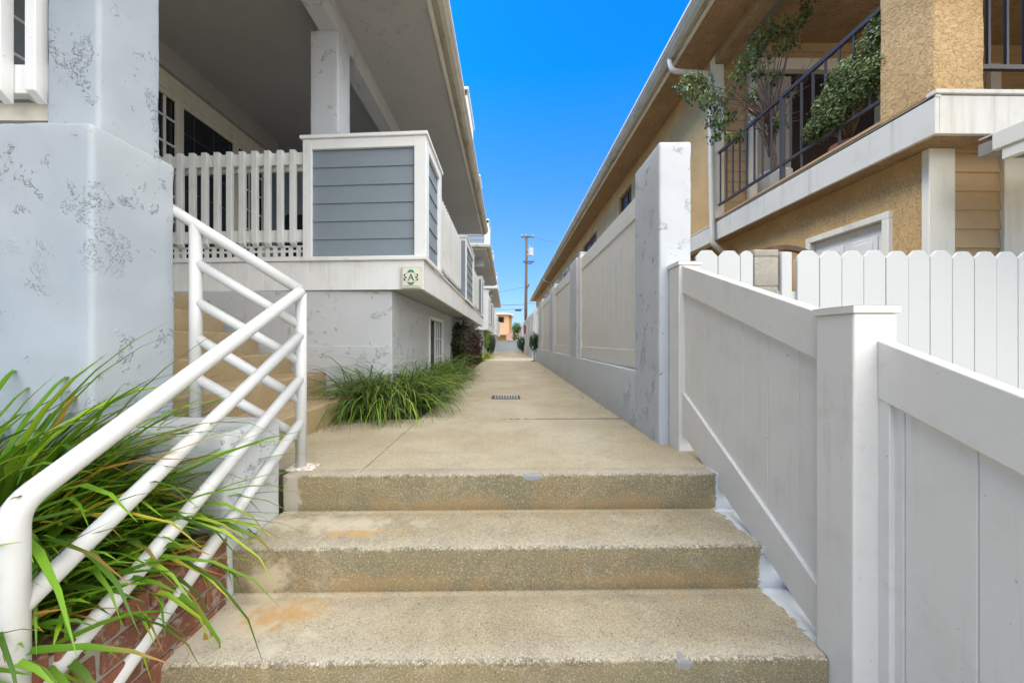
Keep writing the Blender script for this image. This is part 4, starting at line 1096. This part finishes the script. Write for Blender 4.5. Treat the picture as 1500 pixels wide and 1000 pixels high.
for i, (p, n, L, bz, lb) in enumerate(CL):
    random.seed(100 + i)
    clump('strap_leaf_plant', p, n, L, (.013, .026), M['blade'], lb, 'strap-leaved plants in the front bed', spread=.13, lean=(.05, 1.15), droop=(.5, 1.9), bias=(bz + .5, .25), tints=(0, .62), yellow=.09)
# bed beside the walk
random.seed(5)
yy = 3.08; i = 0
names = ['nearest grassy clump at the corner of the walkway bed', 'grassy clump just behind the nearest one, against the wall corner', 'third grassy clump from the near end of the bed', 'grassy clump before the lower window', 'grassy clump under the lower window',
         'grassy clump just past the lower window', 'grassy clump in front of the purple shrub', 'farthest grassy clump tucked under the purple shrub']
pos = [(-1.16, 3.14), (-.93, 3.20), (-1.02, 3.56), (-.96, 4.0), (-.98, 4.5), (-.97, 5.05), (-.95, 5.65), (-.93, 6.3)]
xtra = ['left-most grassy clump touching the first porch step', 'low grassy clump spilling on the walkway near the drain', 'grassy clump spilling on the walkway opposite the window', 'pale grassy clump at the walkway edge before the purple shrub']
for (x, y), lb in zip(pos, names):
    random.seed(int(y * 100))
    clump('grass_clump', (x - .05, y, -.03), 430 if y < 4.2 else 230, (.56, .92), (.006, .012), M['blade2'], lb, 'grassy clumps along the walkway', spread=.17, lean=(.05, .85), droop=(1.3, 3.0), tints=(0, .66), yellow=.05)
for (x, y), lb in zip([(-1.24, 3.06), (-.80, 3.75), (-.80, 4.8), (-.80, 5.9)], xtra):
    random.seed(int(y * 77))
    clump('grass_clump', (x, y, -.03), 190, (.28, .52), (.006, .011), M['blade2'], lb, 'grassy clumps along the walkway', spread=.13, lean=(.3, 1.25), droop=(1.2, 3.2), tints=(.1, .8), yellow=.12)
def redt(d, r): return min(1, max(0, r.gauss(.30 + .5 * max(0, d.x * .9 - d.y * .2 - d.z * .15), .14)))
shrub('shrub', (-.93, 7.75, -.02), (.40, .85, .50), .58, 9000, .05, M['shrub_red'], 'rounded dark green and purple shrub at the wall past the lower window', seed=2, tint_fn=redt, surf=.5)
shrub('shrub', (-.93, 10.4, -.02), (.22, .5, .2), .16, 900, .05, M['shrub_dark'], 'low dark green shrub behind the purple shrub', seed=12, surf=.4)
clump('lime_plant', (-.86, 11.4, -.02), 90, (.25, .42), (.02, .035), M['shrub_lime'], 'small lime yellow leafy plant at the walkway edge', spread=.12, lean=(.1, 1.0), droop=(.5, 1.6), tints=(.4, 1), yellow=0)
clump('grass_clump', (-.86, 13.2, -.02), 200, (.35, .55), (.012, .02), M['blade2'], 'bright grassy tuft beyond the lime plant', spread=.2, lean=(.1, 1.0), droop=(.8, 2.4), tints=(.4, .85))
shrub('shrub', (-.98, 15.2, -.02), (.25, .5, .42), .72, 900, .08, M['shrub_lime'], 'yellow green shrub in front of the second block', seed=4, tint_fn=lambda d, r: min(1, max(0, r.gauss(.3, .25))))
shrub('shrub', (-.92, 17.8, -.02), (.36, 1.6, .50), .52, 3000, .07, M['shrub_dark'], 'long dark green hedge-like shrub beside the second block', seed=6)
shrub('shrub', (-1.35, 14.6, -.02), (.22, .5, .40), .55, 900, .07, M['shrub_dark'], 'dark shrub against the wall of the second block', seed=7)
shrub('columnar_shrub', (.865, 11.55, -.02), (.16, .20, .37), .58, 2600, .04, M['shrub_dark'], 'narrow clipped dark shrub on a bare stem in a notch of the walkway', seed=8, stems=3, surf=.3, clumps=14)
shrub('shrub', (.84, 20.4, -.02), (.30, .4, .42), .50, 1500, .07, M['shrub_dark'], 'round dark shrub at the end of the walkway on the right', seed=9)
tr_ = thing('tree', (.80, 27, -.1), 'small bright green tree beyond the end of the walkway, left of the pole', 'tree')
q = MB(); q.tube([(.8, 27, -.1), (.82, 27, 1.0), (.78, 27, 1.7)], [.05, .04, .02], 8); q.build('trunk', M['bark'], tr_, smooth=True)
q = MB(); q.attr = []; leaves(q, 900, (.72, 27, 1.65), (.42, .42, .42), .10, .3, 31); leaves(q, 500, (.6, 27, .95), (.26, .3, .5), .09, .3, 32, tint_fn=lambda d, r: r.uniform(0, .25)); q.build('crown', M['tree'], tr_)

# ================================================================== FAR END
q = MB(); q.box(-.80, .80, 22, 22.12, 0.002, .675); q.box(-.80, .80, 21.97, 22.14, .675, .70); o = q.build('end_wall', M['stucco_blue'], bev=.004); tag(o, 'low white wall closing the far end of the walkway', 'wall')
ff = thing('far_fence', (1.1, 27, 0), 'white fence beyond the end of the long wall, running to the pole', 'fence')
q = MB(); groove_sheet(q, 19, 34, 0, 1.48, 'x', 1.06, -1, .3, groove=.02, depth=.01); q.build('board', M['vinyl'], ff)
q = MB()
for k in range(7): q.box(1.03, 1.15, 19 + k * 2.45, 19.12 + k * 2.45, 0, 1.55)
q.build('post', M['vinyl'], ff)
sg = thing('sign', (.93, 18.4, 0), 'small maroon sign board on a thin white post past the end of the long wall', 'sign')
q = MB(); q.box(.91, .94, 18.4, 18.43, 0, 1.62); q.build('post', M['white'], sg)
q = MB(); q.box(.86, 1.0, 18.37, 18.4, 1.03, 1.45); q.build('board', M['maroon'], sg, bev=.004)

PO = thing('utility_pole', (2.05, 40, -.7), 'tall dark wooden utility pole with transformer beyond the end of the walkway', 'utility pole')
q = MB(); q.tube([(2.05, 40, -.7), (2.08, 40, 5), (2.16, 40, 12.4)], [.19, .175, .14], 14); q.build('pole', M['wood_pole'], PO, smooth=True)
q = MB(); q.box(1.55, 2.95, 39.85, 39.97, 12.15, 12.27); q.build('crossarm', M['wood_pole'], PO)
q = MB(); q.box(1.75, 3.0, 39.84, 39.96, 9.38, 9.55); q.box(2.3, 2.75, 39.84, 39.96, 9.2, 9.3); q.build('crossarm', M['wood_pole'], PO)
for xx in (1.62, 2.1, 2.85):
    q = MB(); q.tube([(xx, 39.91, 12.27), (xx, 39.91, 12.5)], [.05, .03], 8); q.build('insulator', M['metal'], PO, smooth=True)
q = MB(); q.tube([(2.62, 39.9, 10.1), (2.62, 39.9, 10.15), (2.62, 39.9, 10.88), (2.62, 39.9, 10.95)], [.2, .27, .27, .2], 16); tf = q.build('transformer', M['metal'], PO, smooth=False)
q = MB(); q.tube([(2.5, 39.9, 10.95), (2.5, 39.9, 11.35)], .03, 6); q.tube([(2.75, 39.9, 10.95), (2.85, 39.9, 11.15)], .03, 6); q.box(2.2, 2.4, 39.85, 39.95, 10.2, 10.3); q.box(2.2, 2.4, 39.85, 39.95, 10.7, 10.8); q.build('bushing', M['metal'], tf)
q = MB(); q.tube([(2.2, 39.8, 6.55), (2.45, 39.8, 6.95)], .08, 8); q.build('bracket', M['wood_pole'], PO)
def wire(pts, lb, r=.012):
    a, b = Vector(pts[0]), Vector(pts[1]); ps_ = [a + (b - a) * i / 16 + Vector((0, 0, -pts[2] * math.sin(PI * i / 16))) for i in range(17)]
    q = MB(); q.tube(ps_, r, 5); o = q.build('overhead_wire', M['black'], smooth=True); tag(o, lb, 'wire', 'overhead wires')
wire(((-14, 44, 5.0), (2.05, 40, 6.7), .3), 'thin overhead wire running left from the middle of the utility pole', .014)
wire(((-14, 40, 4.9), (2.05, 40, 4.75), .25), 'overhead wire crossing low above the peach house', .022)
wire(((-14, 40, 4.3), (2.05, 40, 4.25), .2), 'lowest overhead wire carrying the dark splice case', .018)
wire(((2.1, 40, 12.4), (40, 60, 12), .8), 'top wire leaving the utility pole to the right', .014)
wire(((2.1, 40, 4.9), (14, 40, 5.0), .2), 'overhead wire running right from the pole behind the tan roof', .018)
q = MB(); q.tube([(.85, 39.98, 4.1), (.95, 39.98, 4.1), (1.5, 39.98, 4.1), (1.6, 39.98, 4.1)], [.04, .1, .1, .04], 10); o = q.build('cable_splice_case', M['black'], smooth=True); tag(o, 'dark cylindrical splice case hanging on the lowest wire left of the pole', 'splice case')

PH = thing('peach_house', (-1.5, 45, -.1), 'peach stucco house with overhanging upper storey beyond the walkway', 'building')
q = MB(); q.box(-7, .22, 42, 48, 1.42, 3.75); q.build('upper_storey', M['peach'], PH)
q = MB(); q.box(-7, -.1, 43.5, 48, -.1, 1.42); q.box(.22, .55, 43.2, 48, -.1, 3.6); q.build('lower_storey', M['siding_tan'], PH)
q = MB(); q.prism([(-7.4, 3.75), (-7.4, 3.95), (-.2, 3.99), (.72, 3.82), (.72, 3.62), (.2, 3.75)], 'y', 41.6, 48.5); q.build('roof', M['cream'], PH)
q = MB(); q.box(-1.05, -.38, 41.96, 42, 2.85, 3.5); w_ = q.build('window', M['dark_wood'], PH)
q = MB(); q.box(-1.0, -.43, 41.94, 41.965, 2.9, 3.45); q.build('pane', M['glass'], w_)
q = MB(); q.box(-.1, .85, 38, 38.15, -.1, 1.5); o = q.build('pink_wall', M['pink']); tag(o, 'low pink wall below the peach house', 'wall')
FH = thing('distant_house', (9, 75, -.1), 'pale distant house past the alley', 'building')
q = MB(); q.box(-9, 12, 75, 85, -.1, 2.6); q.build('wall', M['cream'], FH)
q = MB(); q.prism([(-9.5, 2.6), (12.5, 2.6), (9, 3.6), (-6, 3.6)], 'y', 74.5, 85.5); q.build('roof', M['roof'], FH)

# ================================================================== normals, camera, light
for o in list(bpy.data.objects):
    if o.type == 'MESH' and not o.data.attributes.get('tint') and len(o.data.polygons) < 60000:
        bm = bmesh.new(); bm.from_mesh(o.data); bmesh.ops.recalc_face_normals(bm, faces=bm.faces); bm.to_mesh(o.data); bm.free()
cam = bpy.data.cameras.new('camera'); co = bpy.data.objects.new('camera', cam); COL.objects.link(co)
co.location = (0, 0, .632); co.rotation_euler = (PI / 2, 0, math.radians(-.76))
cam.sensor_width = 36; cam.lens = 527 / 1500 * 36; cam.clip_start = .02; cam.clip_end = 2000
SC.camera = co

SKY0 = (.58, .66, .82, 1); SKY1 = (.42, .78, 1.2, 1); SKY2 = (.03, .84, 1.65, 1); FILL_CLOUD = (18.4, 18.4, 18.1, 1)
SUN_EL, SUN_AZ = 53, 262      # degrees; azimuth measured clockwise from +Y: behind and to the left, over the left hand roof
el, az = math.radians(SUN_EL), math.radians(SUN_AZ)
sd3 = Vector((math.sin(az) * math.cos(el), math.cos(az) * math.cos(el), math.sin(el)))
L = bpy.data.lights.new('sun', 'SUN'); L.energy = 1.4; L.angle = math.radians(20); L.color = (1, .92, .80)
lo = bpy.data.objects.new('sun', L); COL.objects.link(lo); lo.rotation_euler = sd3.to_track_quat('Z', 'Y').to_euler()
W = bpy.data.worlds.new('World'); SC.world = W; W.use_nodes = True
nt = W.node_tree; bg = nt.nodes['Background']; N = nt.nodes.new; K = nt.links.new
sky = N('ShaderNodeTexSky'); sky.sky_type = 'NISHITA'; sky.sun_disc = False; sky.sun_elevation = el; sky.sun_rotation = az
sky.air_density = 1.0; sky.dust_density = .8; sky.ozone_density = 3.0; sky.altitude = 0
tc = N('ShaderNodeTexCoord'); sp = N('ShaderNodeSeparateXYZ'); K(tc.outputs['Generated'], sp.inputs[0])
# clear deep blue toward the far end of the walk, paling to the horizon
cr = N('ShaderNodeValToRGB'); K(sp.outputs[2], cr.inputs[0]); el_ = cr.color_ramp.elements
el_[0].position = 0.0; el_[0].color = SKY0; el_[1].position = .60; el_[1].color = SKY2
e3 = el_.new(.28); e3.color = SKY1
mu = N('ShaderNodeMix'); mu.data_type = 'RGBA'; mu.blend_type = 'MULTIPLY'; mu.inputs[0].default_value = 1
K(sky.outputs[0], mu.inputs[6]); K(cr.outputs[0], mu.inputs[7])
# added bright cloud sheet, kept out of view overhead and behind, as fill light
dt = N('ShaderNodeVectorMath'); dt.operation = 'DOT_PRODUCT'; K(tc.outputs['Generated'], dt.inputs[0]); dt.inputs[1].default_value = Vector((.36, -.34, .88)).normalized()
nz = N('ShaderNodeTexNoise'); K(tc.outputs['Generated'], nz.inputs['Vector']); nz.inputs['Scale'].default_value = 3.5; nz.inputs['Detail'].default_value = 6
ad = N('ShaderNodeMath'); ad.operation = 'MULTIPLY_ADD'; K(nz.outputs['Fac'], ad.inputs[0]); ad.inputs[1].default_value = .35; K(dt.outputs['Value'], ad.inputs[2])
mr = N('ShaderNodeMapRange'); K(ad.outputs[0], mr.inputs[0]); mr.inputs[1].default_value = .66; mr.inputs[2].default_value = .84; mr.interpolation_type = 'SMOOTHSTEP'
cl = N('ShaderNodeMix'); cl.data_type = 'RGBA'; K(mr.outputs[0], cl.inputs[0]); K(mu.outputs[2], cl.inputs[6]); cl.inputs[7].default_value = FILL_CLOUD
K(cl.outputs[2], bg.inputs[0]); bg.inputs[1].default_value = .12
SC.view_settings.view_transform = 'Standard'; SC.view_settings.look = 'None'; SC.view_settings.exposure = 1.0; SC.view_settings.gamma = 1
SC.cycles.max_bounces = 8; SC.cycles.diffuse_bounces = 5
